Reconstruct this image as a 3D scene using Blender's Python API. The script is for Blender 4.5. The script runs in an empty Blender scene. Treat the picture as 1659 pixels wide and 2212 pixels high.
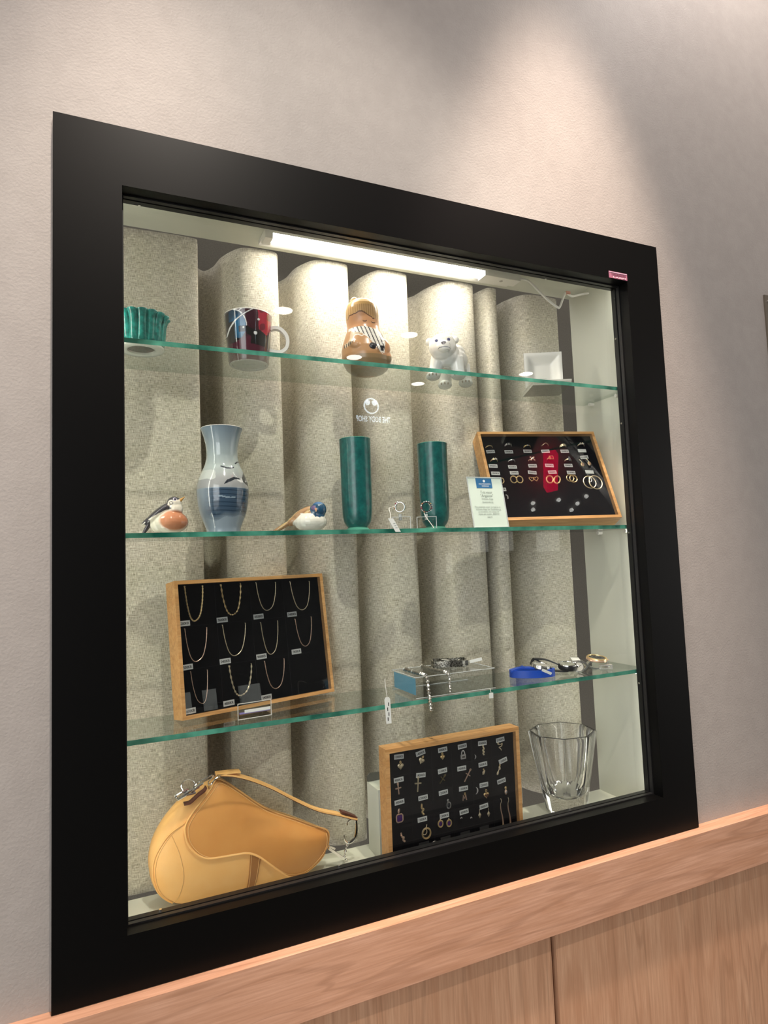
import bpy, bmesh, math, random
import numpy as np
from mathutils import Vector, Matrix, Euler
PI = math.pi
random.seed(7)
scene = bpy.context.scene
col = scene.collection

# ------------------------------------------------------------------ camera, world, lights, exposure
def lin(h):
    h = h.lstrip('#')
    out = []
    for i in (0, 2, 4):
        c = int(h[i:i + 2], 16) / 255
        out.append(c / 12.92 if c <= .04045 else ((c + .055) / 1.055) ** 2.4)
    return tuple(out)

cam_data = bpy.data.cameras.new('camera')
cam = bpy.data.objects.new('camera', cam_data)
col.objects.link(cam)
cam_data.sensor_fit = 'HORIZONTAL'
cam_data.sensor_width = 36
cam_data.lens = 36 * 1363 / 1659
cam_data.clip_start = .01
RIGHT, DOWN, FWD = (Vector((.913392, -.405265, -.038421)), Vector((-.004034, .085367, -.996341)), Vector((.407062, .910205, .076338)))
CAM = Vector((.0647, -.9897, .5807))
m = Matrix.Identity(4)
for r in range(3):
    m[r][0], m[r][1], m[r][2], m[r][3] = RIGHT[r], -DOWN[r], -FWD[r], CAM[r]
cam.matrix_world = m
scene.camera = cam

scene.view_settings.view_transform = 'Standard'
scene.view_settings.look = 'None'
scene.view_settings.gamma = 1
scene.view_settings.exposure = 0.0
scene.view_settings.use_curve_mapping = False

world = bpy.data.worlds.new('hall_daylight')
scene.world = world
world.use_nodes = True
bg = world.node_tree.nodes['Background']
bg.inputs['Color'].default_value = (1.0, .965, .93, 1)
bg.inputs['Strength'].default_value = 1.65

def area_light(name, loc, target, size, power, color):
    l = bpy.data.lights.new(name, 'AREA')
    l.energy = power; l.color = color; l.shape = 'RECTANGLE'; l.size, l.size_y = size
    o = bpy.data.objects.new(name, l); col.objects.link(o)
    o.location = loc
    o.rotation_euler = (Vector(target) - Vector(loc)).to_track_quat('-Z', 'Y').to_euler()
    return o
def spot_light(name, loc, target, power, angle, blend, color, radius=.04):
    l = bpy.data.lights.new(name, 'SPOT')
    l.energy = power; l.color = color; l.spot_size = angle; l.spot_blend = blend; l.shadow_soft_size = radius
    o = bpy.data.objects.new(name, l); col.objects.link(o)
    o.location = loc
    o.rotation_euler = (Vector(target) - Vector(loc)).to_track_quat('-Z', 'Y').to_euler()
    return o
WARM = (1, .89, .83)
# added soft fill from the left, and the ceiling downlights that graze the wall
area_light('hall_fill', (-2.6, -3.6, 1.2), (.5, 0, .7), (2.2, 2.2), 55, (.95, .97, 1))  # unseen area light added as ambient fill
spot_light('downlight_beam_case', (.34, -1.26, 2.56), (.42, .12, .42), 112, math.radians(46), .6, (1, .91, .80), .03)
spot_light('downlight_beam_right', (1.62, -.42, 2.55), (1.44, .02, 1.6), 56, math.radians(84), 1.0, WARM)
spot_light('downlight_beam_left', (-.35, -.5, 2.55), (.06, .02, 1.5), 34, math.radians(80), .9, (1, .83, .76))
spot_light('rail_fill_spot_left', (.10, -.36, 2.55), (.10, -.02, -.1), 150, math.radians(30), .9, (1, .80, .66))  # unseen spot added to brighten the left part of the rail
spot_light('rail_fill_spot', (.95, -.36, 2.55), (.95, -.02, -.1), 330, math.radians(36), .8, (1, .80, .66))  # unseen narrow spot added to brighten the rail top

# ------------------------------------------------------------------ mesh helpers
class G:
    def __init__(s): s.bm = bmesh.new()
    def face(s, vs):
        try: return s.bm.faces.new(vs)
        except ValueError: return None
    def box(s, c, d, rot=None, mi=0):
        c = Vector(c); hx, hy, hz = d[0] / 2, d[1] / 2, d[2] / 2
        R = rot if rot is not None else Matrix.Identity(3)
        v = [s.bm.verts.new(c + R @ Vector((x * hx, y * hy, z * hz))) for x in (-1, 1) for y in (-1, 1) for z in (-1, 1)]
        for q in ((0, 1, 3, 2), (4, 6, 7, 5), (0, 4, 5, 1), (2, 3, 7, 6), (0, 2, 6, 4), (1, 5, 7, 3)):
            f = s.face([v[i] for i in q]); f.material_index = mi
        return s
    def b(s, x0, x1, y0, y1, z0, z1, mi=0):
        return s.box(((x0 + x1) / 2, (y0 + y1) / 2, (z0 + z1) / 2), (x1 - x0, y1 - y0, z1 - z0), None, mi)
    def loft(s, rings, closed_ring=True, caps=True, wrap=False):
        V = [[s.bm.verts.new(p) for p in r] for r in rings]
        n = len(V[0]); k = len(V)
        for i in range(k if wrap else k - 1):
            a, b = V[i], V[(i + 1) % k]
            for j in range(n if closed_ring else n - 1):
                s.face([a[j], a[(j + 1) % n], b[(j + 1) % n], b[j]])
        if caps and not wrap and closed_ring:
            s.face(list(reversed(V[0]))); s.face(V[-1])
        return s
    def tube(s, pts, r, n=8, closed=False):
        pts = [Vector(p) for p in pts]; k = len(pts)
        rr = r if hasattr(r, '__len__') else [r] * k
        T = []
        for i in range(k):
            a = pts[(i - 1) % k] if (closed or i > 0) else pts[i]
            b = pts[(i + 1) % k] if (closed or i < k - 1) else pts[i]
            t = b - a
            T.append(t.normalized() if t.length > 1e-9 else Vector((0, 0, 1)))
        up = Vector((0, 0, 1)) if abs(T[0].z) < .9 else Vector((0, 1, 0))
        N = (up - T[0] * up.dot(T[0])).normalized()
        rings = []
        for i in range(k):
            N = (N - T[i] * N.dot(T[i])).normalized(); B = T[i].cross(N)
            rings.append([pts[i] + (N * math.cos(2 * PI * j / n) + B * math.sin(2 * PI * j / n)) * rr[i] for j in range(n)])
        return s.loft(rings, wrap=closed)
    def band(s, pts, side, w, t, closed=False):
        """flat band: width w along side, thickness t"""
        pts = [Vector(p) for p in pts]; side = Vector(side).normalized(); k = len(pts); rings = []
        for i in range(k):
            a = pts[(i - 1) % k] if (closed or i > 0) else pts[i]
            b = pts[(i + 1) % k] if (closed or i < k - 1) else pts[i]
            nrm = (b - a).normalized().cross(side).normalized()
            ww = w[i] if hasattr(w, '__len__') else w
            rings.append([pts[i] + side * (sx * ww / 2) + nrm * (sn * t / 2) for sx, sn in ((-1, -1), (1, -1), (1, 1), (-1, 1))])
        return s.loft(rings, wrap=closed)
    def lathe(s, prof, n=64, c=(0, 0, 0), mod=None, closed=False):
        c = Vector(c); rings = []
        for r, z in prof:
            ring = []
            for j in range(n):
                a = 2 * PI * j / n; q = mod(a, r, z) if mod else r
                ring.append(c + Vector((q * math.cos(a), q * math.sin(a), z)))
            rings.append(ring)
        return s.loft(rings, wrap=closed)
    def ell(s, c, r, rot=None, u=20, v=12):
        M = Matrix.Translation(Vector(c)) @ (Euler(rot).to_matrix().to_4x4() if rot else Matrix.Identity(4)) @ Matrix.Diagonal((*(r if hasattr(r, '__len__') else (r, r, r)), 1))
        bmesh.ops.create_uvsphere(s.bm, u_segments=u, v_segments=v, radius=1, matrix=M)
        return s
    def prism(s, poly, y0, y1):
        """poly in (x, z), extruded along y"""
        A = [s.bm.verts.new((x, y0, z)) for x, z in poly]; B = [s.bm.verts.new((x, y1, z)) for x, z in poly]
        n = len(poly)
        for i in range(n): s.face([A[i], A[(i + 1) % n], B[(i + 1) % n], B[i]])
        s.face(list(reversed(A))); s.face(B)
        return s
    def rect_ring(s, ox0, ox1, oz0, oz1, w, y0, y1):
        """picture-frame ring in xz, w = (left, right, top, bottom) bar widths"""
        l, r, t, b = w if hasattr(w, '__len__') else (w,) * 4
        O = [(ox0, oz0), (ox1, oz0), (ox1, oz1), (ox0, oz1)]; I = [(ox0 + l, oz0 + b), (ox1 - r, oz0 + b), (ox1 - r, oz1 - t), (ox0 + l, oz1 - t)]
        rings = []
        V = {}
        for key, P in (('o', O), ('i', I)):
            for y in (y0, y1): V[key, y] = [s.bm.verts.new((x, y, z)) for x, z in P]
        for i in range(4):
            j = (i + 1) % 4
            s.face([V['o', y0][i], V['o', y0][j], V['i', y0][j], V['i', y0][i]])
            s.face([V['o', y1][j], V['o', y1][i], V['i', y1][i], V['i', y1][j]])
            s.face([V['o', y0][j], V['o', y0][i], V['o', y1][i], V['o', y1][j]])
            s.face([V['i', y0][i], V['i', y0][j], V['i', y1][j], V['i', y1][i]])
        return s
    def bevel(s, w, seg=2):
        bmesh.ops.bevel(s.bm, geom=[e for e in s.bm.edges if len(e.link_faces) == 2 and e.calc_face_angle(0) > .6], offset=w, segments=seg, profile=.5, affect='EDGES')
        return s
    def mesh(s, name, smooth=True, ang=40):
        bmesh.ops.recalc_face_normals(s.bm, faces=s.bm.faces)
        me = bpy.data.meshes.new(name); s.bm.to_mesh(me); s.bm.free()
        if smooth:
            for p in me.polygons: p.use_smooth = True
            try: me.set_sharp_from_angle(angle=math.radians(ang))
            except Exception: pass
        return me
    def obj(s, name, mat, parent=None, smooth=True, ang=40, loc=None):
        return link(name, s.mesh(name, smooth, ang), mat, parent, loc)

def link(name, me, mat, parent=None, loc=None):
    for q in (mat if isinstance(mat, (list, tuple)) else [mat]): me.materials.append(q)
    o = bpy.data.objects.new(name, me); col.objects.link(o)
    if parent: o.parent = parent
    if loc is not None: o.location = loc
    return o
def tag(o, label, cat, group=None):
    o['label'] = label; o['category'] = cat
    if group: o['group'] = group
    return o
def struct(o):
    o['kind'] = 'structure'; return o
def thing(name, label, cat, loc=(0, 0, 0), rz=0, group=None, mat=None):
    o = bpy.data.objects.new(name, None); col.objects.link(o); o.empty_display_size = .02
    if mat is not None: o.matrix_world = mat
    else: o.location = loc; o.rotation_euler = (0, 0, rz)
    return tag(o, label, cat, group)
def smooth_path(pts, k=8, closed=False):
    P = [Vector(p) for p in pts]; n = len(P); out = []
    for i in range(n if closed else n - 1):
        g = lambda j: P[j % n] if closed else P[min(max(j, 0), n - 1)]
        a, b, c, d = g(i - 1), g(i), g(i + 1), g(i + 2)
        for q in range(k):
            t = q / k
            out.append(.5 * ((2 * b) + (c - a) * t + (2 * a - 5 * b + 4 * c - d) * t * t + (3 * b - a - 3 * c + d) * t ** 3))
    if not closed: out.append(P[-1])
    return out
def blob(g, voxel, it=6, dz=None):
    """join overlapping solids into one continuous smooth surface"""
    me0 = g.mesh('tmp', False); o = bpy.data.objects.new('tmp', me0); col.objects.link(o)
    r = o.modifiers.new('r', 'REMESH'); r.mode = 'VOXEL'; r.voxel_size = voxel
    q = o.modifiers.new('s', 'SMOOTH'); q.iterations = it; q.factor = .5
    me = bpy.data.meshes.new_from_object(o.evaluated_get(bpy.context.evaluated_depsgraph_get()))
    bpy.data.objects.remove(o); bpy.data.meshes.remove(me0)
    for p in me.polygons: p.use_smooth = True
    me.materials.clear()
    return me
def paint(me, fn):
    n = len(me.vertices); co = np.empty(n * 3, np.float32); me.vertices.foreach_get('co', co); co = co.reshape(-1, 3)
    c = np.ones((n, 4), np.float32)
    for i in range(n): c[i, :3] = fn(*co[i])
    a = me.attributes.new('Col', 'FLOAT_COLOR', 'POINT'); a.data.foreach_set('color', c.ravel())
    return me
def text_mesh(s, size, width=None, bold=False, height=None):
    cu = bpy.data.curves.new('t', 'FONT'); cu.body = s; cu.size = size; cu.align_x = 'CENTER'; cu.align_y = 'CENTER'; cu.resolution_u = 2
    if bold: cu.offset = size * .02
    o = bpy.data.objects.new('t', cu); col.objects.link(o)
    bpy.context.view_layer.update()
    me = bpy.data.meshes.new_from_object(o.evaluated_get(bpy.context.evaluated_depsgraph_get()))
    bpy.data.objects.remove(o); bpy.data.curves.remove(cu)
    xs = [v.co.x for v in me.vertices]; ys = [v.co.y for v in me.vertices]
    if xs:
        w = max(xs) - min(xs); h = max(ys) - min(ys); cx = (max(xs) + min(xs)) / 2; cy = (max(ys) + min(ys)) / 2
        kx = width / w if width else 1; ky = height / h if height else (kx if width else 1)
        for v in me.vertices: v.co = Vector(((v.co.x - cx) * kx, 0, (v.co.y - cy) * ky))   # laid in the xz plane, facing -y
    me.materials.clear()
    return me

# ------------------------------------------------------------------ materials
def mat(name, color=(.5, .5, .5), rough=.5, metal=0, spec=.5, coat=0, trans=0, ior=1.5, emit=None, es=1):
    M = bpy.data.materials.new(name); M.use_nodes = True
    p = M.node_tree.nodes['Principled BSDF']
    p.inputs['Base Color'].default_value = (*color, 1); p.inputs['Roughness'].default_value = rough
    p.inputs['Metallic'].default_value = metal; p.inputs['Specular IOR Level'].default_value = spec
    p.inputs['Coat Weight'].default_value = coat; p.inputs['Coat Roughness'].default_value = .05
    p.inputs['Transmission Weight'].default_value = trans; p.inputs['IOR'].default_value = ior
    if emit: p.inputs['Emission Color'].default_value = (*emit, 1); p.inputs['Emission Strength'].default_value = es
    return M
def nt(M): return M.node_tree.nodes, M.node_tree.links, M.node_tree.nodes['Principled BSDF']
def noise_color(M, c1, c2, scale=(1, 1, 1), ns=10, detail=6, lo=.35, hi=.65, coords='Object', bump=0, bscale=None, dist=0, rough=.6):
    N, L, p = nt(M)
    tc = N.new('ShaderNodeTexCoord'); mp = N.new('ShaderNodeMapping'); mp.inputs['Scale'].default_value = scale
    n = N.new('ShaderNodeTexNoise'); n.inputs['Scale'].default_value = ns; n.inputs['Detail'].default_value = detail; n.inputs['Roughness'].default_value = rough; n.inputs['Distortion'].default_value = dist
    r = N.new('ShaderNodeValToRGB'); r.color_ramp.elements[0].position = lo; r.color_ramp.elements[1].position = hi
    r.color_ramp.elements[0].color = (*c1, 1); r.color_ramp.elements[1].color = (*c2, 1)
    L.new(tc.outputs[coords], mp.inputs[0]); L.new(mp.outputs[0], n.inputs['Vector']); L.new(n.outputs['Fac'], r.inputs[0]); L.new(r.outputs[0], p.inputs['Base Color'])
    if bump:
        b = N.new('ShaderNodeBump'); b.inputs['Strength'].default_value = bump; b.inputs['Distance'].default_value = .001
        if bscale:
            n2 = N.new('ShaderNodeTexNoise'); n2.inputs['Scale'].default_value = bscale; n2.inputs['Detail'].default_value = 3
            L.new(tc.outputs[coords], n2.inputs['Vector']); L.new(n2.outputs['Fac'], b.inputs['Height'])
        else: L.new(n.outputs['Fac'], b.inputs['Height'])
        L.new(b.outputs[0], p.inputs['Normal'])
    return M
def painted(name, rough=.10, coat=.6):
    M = mat(name, rough=rough, coat=coat); N, L, p = nt(M)
    a = N.new('ShaderNodeAttribute'); a.attribute_name = 'Col'; L.new(a.outputs['Color'], p.inputs['Base Color'])
    return M
def thin_glass(name, tint=(1, 1, 1), ior=1.5, rough=0.0, gain=1.0):
    """clear sheet: what lies behind shows through, the room mirrors by Fresnel"""
    M = bpy.data.materials.new(name); M.use_nodes = True; N = M.node_tree.nodes; L = M.node_tree.links
    N.remove(N['Principled BSDF']); out = N['Material Output']
    t = N.new('ShaderNodeBsdfTransparent'); t.inputs[0].default_value = (*tint, 1)
    g = N.new('ShaderNodeBsdfGlossy'); g.inputs['Roughness'].default_value = rough
    f = N.new('ShaderNodeFresnel'); f.inputs['IOR'].default_value = ior
    k = N.new('ShaderNodeMath'); k.operation = 'MULTIPLY'; k.inputs[1].default_value = gain; k.use_clamp = True
    x = N.new('ShaderNodeMixShader')
    ge = N.new('ShaderNodeNewGeometry'); io = N.new('ShaderNodeMapRange')      # the same index seen from inside the sheet
    io.inputs['To Min'].default_value = ior; io.inputs['To Max'].default_value = 1 / ior
    L.new(ge.outputs['Backfacing'], io.inputs['Value']); L.new(io.outputs[0], f.inputs['IOR'])
    L.new(f.outputs[0], k.inputs[0]); L.new(k.outputs[0], x.inputs[0]); L.new(t.outputs[0], x.inputs[1]); L.new(g.outputs[0], x.inputs[2]); L.new(x.outputs[0], out.inputs[0])
    return M
def wood(name, c1, c2, c3, axis, scale, rough=.45):
    """veneer: streaks along one object axis with darker flowing figure"""
    M = mat(name, rough=rough, spec=.35); N, L, p = nt(M)
    tc = N.new('ShaderNodeTexCoord')
    def layer(sc, ns, detail, dist, lo, hi):
        mp = N.new('ShaderNodeMapping'); mp.inputs['Scale'].default_value = sc
        n = N.new('ShaderNodeTexNoise'); n.inputs['Scale'].default_value = ns; n.inputs['Detail'].default_value = detail; n.inputs['Distortion'].default_value = dist
        r = N.new('ShaderNodeMapRange'); r.inputs['From Min'].default_value = lo; r.inputs['From Max'].default_value = hi
        L.new(tc.outputs['Object'], mp.inputs[0]); L.new(mp.outputs[0], n.inputs['Vector']); L.new(n.outputs['Fac'], r.inputs['Value'])
        return r.outputs[0]
    f = [1, 1, 1]; f[axis] = .045
    g = [1, 1, 1]; g[axis] = .12
    fine = layer(f, 320 * scale, 3, 0, .3, .7)
    broad = layer(g, 26 * scale, 4, 1.6, .35, .68)
    m1 = N.new('ShaderNodeMix'); m1.data_type = 'RGBA'; m1.inputs[6].default_value = (*c1, 1); m1.inputs[7].default_value = (*c2, 1)
    m2 = N.new('ShaderNodeMix'); m2.data_type = 'RGBA'; m2.inputs[7].default_value = (*c3, 1)
    k = N.new('ShaderNodeMath'); k.operation = 'MULTIPLY'; k.inputs[1].default_value = .45
    L.new(broad, m1.inputs[0]); L.new(fine, k.inputs[0]); L.new(k.outputs[0], m2.inputs[0]); L.new(m1.outputs[2], m2.inputs[6]); L.new(m2.outputs[2], p.inputs['Base Color'])
    h = [1, 1, 1]; h[axis] = .075
    mp = N.new('ShaderNodeMapping'); mp.inputs['Scale'].default_value = h
    n = N.new('ShaderNodeTexNoise'); n.inputs['Scale'].default_value = 16 * scale; n.inputs['Detail'].default_value = 2; n.inputs['Distortion'].default_value = .6
    a1 = N.new('ShaderNodeMath'); a1.operation = 'MULTIPLY'; a1.inputs[1].default_value = 30
    a2 = N.new('ShaderNodeMath'); a2.operation = 'SINE'
    a3 = N.new('ShaderNodeMapRange'); a3.inputs['From Min'].default_value = .80; a3.inputs['From Max'].default_value = 1.0; a3.inputs['To Max'].default_value = .30
    m3 = N.new('ShaderNodeMix'); m3.data_type = 'RGBA'; m3.inputs[7].default_value = (*[q * .72 for q in c3], 1)
    L.new(tc.outputs['Object'], mp.inputs[0]); L.new(mp.outputs[0], n.inputs['Vector']); L.new(n.outputs['Fac'], a1.inputs[0]); L.new(a1.outputs[0], a2.inputs[0]); L.new(a2.outputs[0], a3.inputs['Value'])
    L.new(a3.outputs[0], m3.inputs[0]); L.new(m2.outputs[2], m3.inputs[6]); L.new(m3.outputs[2], p.inputs['Base Color'])
    b = N.new('ShaderNodeBump'); b.inputs['Strength'].default_value = .12; b.inputs['Distance'].default_value = .0005
    L.new(fine, b.inputs['Height']); L.new(b.outputs[0], p.inputs['Normal'])
    return M

WALL = noise_color(mat('grey_wall_paint', rough=.62, spec=.35), lin('#a19b96'), lin('#a6a09b'), ns=30, bump=.5, bscale=240)
FRAME = mat('matt_black_lacquer', lin('#060606'), rough=.38, spec=.15)
BEAD = mat('black_glazing_bead', lin('#1a1a1b'), rough=.38, spec=.4)
PANEL = mat('pale_grey_laminate', lin('#d2d3c6'), rough=.5, spec=.35)
BACK = noise_color(mat('dark_grey_felt', rough=.95, spec=.1), lin('#7d7a74'), lin('#8b8881'), ns=400)
RAIL = wood('oak_rail_veneer', lin('#d8a98e'), lin('#c79678'), lin('#a9795c'), 0, 1)
WAINS = wood('oak_panel_veneer', lin('#d6aa8a'), lin('#c59676'), lin('#a87a5a'), 2, 1)
OAK = wood('tray_oak', lin('#e0b078'), lin('#cb955a'), lin('#a67743'), 0, 2.2)
PANE = thin_glass('window_glass', (.985, .995, .99), gain=1.0)
COVER = thin_glass('tray_cover_glass', (.97, .97, .97))
SHELFG = thin_glass('shelf_glass', (.955, .985, .97))
ACRYL = thin_glass('clear_acrylic', (.94, .96, .965), 1.49)
ACREDGE = mat('polished_acrylic_edge', (.88, .93, .94), rough=.1, trans=.5, ior=1.3)
EDGE = noise_color(mat('green_glass_edge', rough=.15, spec=.6), lin('#1d6152'), lin('#5fb098'), scale=(1, 1, 1), ns=16, detail=3)
BACKE = thin_glass('clear_back_edge', (.86, .90, .87))
STEEL = mat('polished_steel', (.82, .82, .83), .16, 1)
CHROME = mat('chrome', (.9, .9, .9), .06, 1)
SILVER = noise_color(mat('oxidised_silver', rough=.28, metal=1), (.42, .40, .37), (.92, .91, .88), ns=900)
GOLD = mat('gold', (1, .74, .36), .28, .7)
PALEGOLD = mat('pale_gold', (1, .86, .58), .28, .7)
ROSE = mat('rose_gold', (1, .70, .52), .28, .7)
WHITEGOLD = mat('white_gold', (.95, .93, .90), .28, .7)
FELTN = mat('navy_black_felt', lin('#0a0a11'), .95, spec=.02)
FELTK = mat('black_felt', lin('#0b090a'), .95, spec=.02)
SEAM = mat('felt_groove', lin('#1c1b1e'), .9, spec=.1)
PAPER = mat('white_label_paper', lin('#eef1ee'), .6, spec=.3)
INK = mat('black_print', lin('#1a1a1c'), .7, spec=.2)
GREYINK = mat('grey_print', lin('#7f8a86'), .7, spec=.2)
WHITEP = mat('white_plastic', lin('#e6e4dd'), .4)
PORC = mat('white_porcelain', lin('#e9e8e2'), .1, coat=.4)
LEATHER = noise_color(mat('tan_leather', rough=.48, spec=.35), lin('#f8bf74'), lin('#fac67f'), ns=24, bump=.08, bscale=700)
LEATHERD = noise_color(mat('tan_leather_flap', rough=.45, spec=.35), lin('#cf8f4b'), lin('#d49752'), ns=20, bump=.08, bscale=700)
LEDGE = mat('leather_cut_edge', lin('#5a2d1b'), .5)
STITCH = mat('ochre_stitching', lin('#e9bd7d'), .7)
BLUEP = mat('blue_rubber', lin('#1449b8'), .35)
BLACKP = mat('black_rubber', lin('#15171d'), .4)
PURPLE = mat('purple_gem', (.10, .02, .22), .05, trans=.3, ior=1.6)
GARNET = mat('dark_red_gem', (.10, .01, .02), .05, coat=.5)
CLEARGEM = mat('clear_gem', (.9, .92, .95), .02, 0.6)
PEARL = mat('pearl', (.9, .84, .78), .2, coat=.5)

# ------------------------------------------------------------------ linen weave for the curtain (uv = arc length, height in metres)
LINEN = mat('beige_linen_weave', rough=.9, spec=.15); N, L, p = nt(LINEN)
uv = N.new('ShaderNodeUVMap'); uv.uv_map = 'UVMap'
def thread(sc, ns, lo, hi):
    mp = N.new('ShaderNodeMapping'); mp.inputs['Scale'].default_value = sc
    n = N.new('ShaderNodeTexNoise'); n.inputs['Scale'].default_value = ns; n.inputs['Detail'].default_value = 2; n.inputs['Roughness'].default_value = .6
    r = N.new('ShaderNodeMapRange'); r.inputs['From Min'].default_value = lo; r.inputs['From Max'].default_value = hi
    L.new(uv.outputs[0], mp.inputs[0]); L.new(mp.outputs[0], n.inputs['Vector']); L.new(n.outputs['Fac'], r.inputs['Value'])
    return r.outputs[0]
warp = thread((1, .10, 1), 1150, .28, .72)
weft = thread((.07, 1, 1), 1000, .28, .72)
slub = thread((1, 1, 1), 14, .3, .7)
ad = N.new('ShaderNodeMath'); ad.operation = 'ADD'; L.new(warp, ad.inputs[0]); L.new(weft, ad.inputs[1])
hf = N.new('ShaderNodeMath'); hf.operation = 'MULTIPLY'; hf.inputs[1].default_value = .5; L.new(ad.outputs[0], hf.inputs[0])
cr = N.new('ShaderNodeValToRGB'); cr.color_ramp.elements[0].position = .15; cr.color_ramp.elements[1].position = .85
cr.color_ramp.elements[0].color = (*lin('#8b8371'), 1); cr.color_ramp.elements[1].color = (*lin('#f3eee0'), 1)
L.new(hf.outputs[0], cr.inputs[0])
mx = N.new('ShaderNodeMix'); mx.data_type = 'RGBA'; mx.blend_type = 'MULTIPLY'; mx.inputs[7].default_value = (.95, .95, .90, 1)
L.new(slub, mx.inputs[0]); L.new(cr.outputs[0], mx.inputs[6]); L.new(mx.outputs[2], p.inputs['Base Color'])
bp = N.new('ShaderNodeBump'); bp.inputs['Strength'].default_value = .35; bp.inputs['Distance'].default_value = .0006
L.new(hf.outputs[0], bp.inputs['Height']); L.new(bp.outputs[0], p.inputs['Normal'])

# ------------------------------------------------------------------ the setting
W, H = 1.2, 1.2566
IX0, IX1, IZ0, IZ1 = .0933, 1.1063, .0763, 1.1629          # clear opening of the black frame
NX0, NX1, NZ0, NZ1, NY = .0575, 1.142, .018, 1.2185, .2255  # inside of the box behind it
WY = .012
g = G()
g.b(-3, NX0 - .02, WY, .06, -.9, 2.6); g.b(NX1 + .02, 4.5, WY, .06, -.9, 2.6); g.b(NX0 - .02, NX1 + .02, WY, .06, NZ1 + .02, 2.6); g.b(NX0 - .02, NX1 + .02, WY, .06, -.9, NZ0 - .02)
struct(g.obj('wall_back', WALL, smooth=False))
struct(G().b(-3, 4.5, -.021, WY, -.1, -.001).bevel(.0012).obj('trim_1', RAIL, smooth=False))
for nme, a, bb in (('trim_2', -3, .8035), ('trim_3', .8150, 4.5)):
    struct(G().b(a, bb, -.004, WY, -.9, -.1).bevel(.002).obj(nme, WAINS, smooth=False))
struct(G().b(.79, .83, .009, WY + .001, -.9, -.1).obj('trim_4', mat('groove_shade_brown', lin('#6b432a'), .7), smooth=False))  # dark backing stands in for the shadow in the panel gap
struct(G().b(-3, 9, -6, .06, -.95, -.9).obj('floor', mat('hall_floor', lin('#8d8a85'), .35), smooth=False))
struct(G().b(-3, 9, -6, .06, 2.6, 2.65).obj('ceiling', mat('hall_ceiling', lin('#b9b4ad'), .8), smooth=False))
struct(G().b(-3, 9, -6.1, -6, -.9, 2.6).obj('wall_front', mat('shop_front', lin('#34373b'), .5), smooth=False))
# lamps and the lit shop sign on the far side of the hall (they mirror in the glass)
LAMP = mat('lamp_disc', (1, 1, 1), emit=(1, .97, .92), es=14)
for x, y in ((1.476, -3.035), (1.387, -3.72), (2.349, -4.63), (2.6, -3.9), (1.62, -.42), (-.35, -.5), (.95, -.36), (.10, -.36), (.34, -1.26), (3.4, -5.3), (4.4, -4.6)):  # two of the discs sit over the added rail spots
    o = G().lathe([(.001, 2.594), (.06, 2.594), (.075, 2.597), (.075, 2.6), (.001, 2.6)], 32, (x, y, 0)).obj('ceiling_lamp', LAMP); struct(o)

SIGN = mat('lit_sign', (1, 1, 1), emit=(.72, .86, 1), es=9)
o = struct(link('shop_sign', text_mesh('THE BODY SHOP', .1, .46, True, .075), SIGN, None, (3.10, -5.94, 2.31))); o.rotation_euler = (0, .0, PI)
o = struct(G().lathe([(.085, 0), (.10, 0), (.10, .012), (.085, .012)], 40, closed=True).obj('shop_sign_ring', SIGN, None, True, 40, (3.08, -5.94, 2.475))); o.rotation_euler = (PI / 2, 0, 0)
for k in (-1, 1): o = struct(G().ell((k * .043, 0, .040), (.036, .006, .030), (0, k * .8, 0)).obj('shop_sign_leaf', SIGN, None, True, 40, (3.08, -5.95, 2.475)))
RGLOW = mat('red_glow', (.5, 0, .04), emit=(1, .0, .06), es=5)
o = struct(G().b(1.62, 1.685, -1.30, -1.05, 2.50, 2.56).bevel(.01).obj('red_glow_box', RGLOW, smooth=False))  # unseen glowing box added for the red reflection in the ring tray
SPOTM = mat('small_lamp_disc', (1, 1, 1), emit=(1, .97, .92), es=6)
LITW = mat('lit_shop_window', (1, 1, 1), emit=(.95, 1, .93), es=.6)
for x0, x1, z0, z1 in ((4.44, 4.68, .64, .90), (4.88, 5.08, .64, .90), (5.48, 5.85, .62, .89), (4.05, 4.13, .39, .64)):
    struct(G().b(x0, x1, -5.99, -5.96, z0, z1).obj('window_1', LITW, smooth=False))
for x, y in ((1.569, -1.43), (1.569, -1.48), (1.73, -1.45), (1.85, -1.51), (1.813, -1.55), (1.905, -1.47)):
    struct(G().lathe([(.0005, 2.594), (.013, 2.594), (.013, 2.6), (.0005, 2.6)], 20, (x, y, 0)).obj('ceiling_spot', SPOTM))

# ------------------------------------------------------------------ the display case
case = thing('display_case', 'black framed glass-fronted display case built into the grey wall', 'display case')
g = G(); g.rect_ring(0, W, 0, H, (IX0, W - IX1, H - IZ1, IZ0), 0, WY + .0005); g.bevel(.0008, 1)
g.obj('frame', FRAME, case, smooth=False)
G().rect_ring(IX0 - .004, IX1 + .004, IZ0 - .004, IZ1 + .004, .004, .0125, .032).obj('jamb_lining', FRAME, case, smooth=False)
G().rect_ring(IX0 - .004, IX1 + .004, IZ0 - .004, IZ1 + .004, (.0055, .0055, .0055, .0055), .0365, .0475).obj('glazing_bead', BEAD, case, smooth=False)
G().rect_ring(IX0 - .004, IX1 + .004, IZ0 - .004, IZ1 + .004, .0062, .024, .0318).obj('glazing_seal', BEAD, case, smooth=False)
G().b(IX0 - .003, IX1 + .003, .032, .036, IZ0 - .003, IZ1 + .003).obj('glass_pane', PANE, case, smooth=False)
G().b(NX1, NX1 + .018, .0475, NY, NZ0 - .018, NZ1 + .018).obj('side_panel', PANEL, case, smooth=False)
G().b(NX0 - .018, NX0, .0475, NY, NZ0 - .018, NZ1 + .018).obj('side_panel', PANEL, case, smooth=False)
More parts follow.
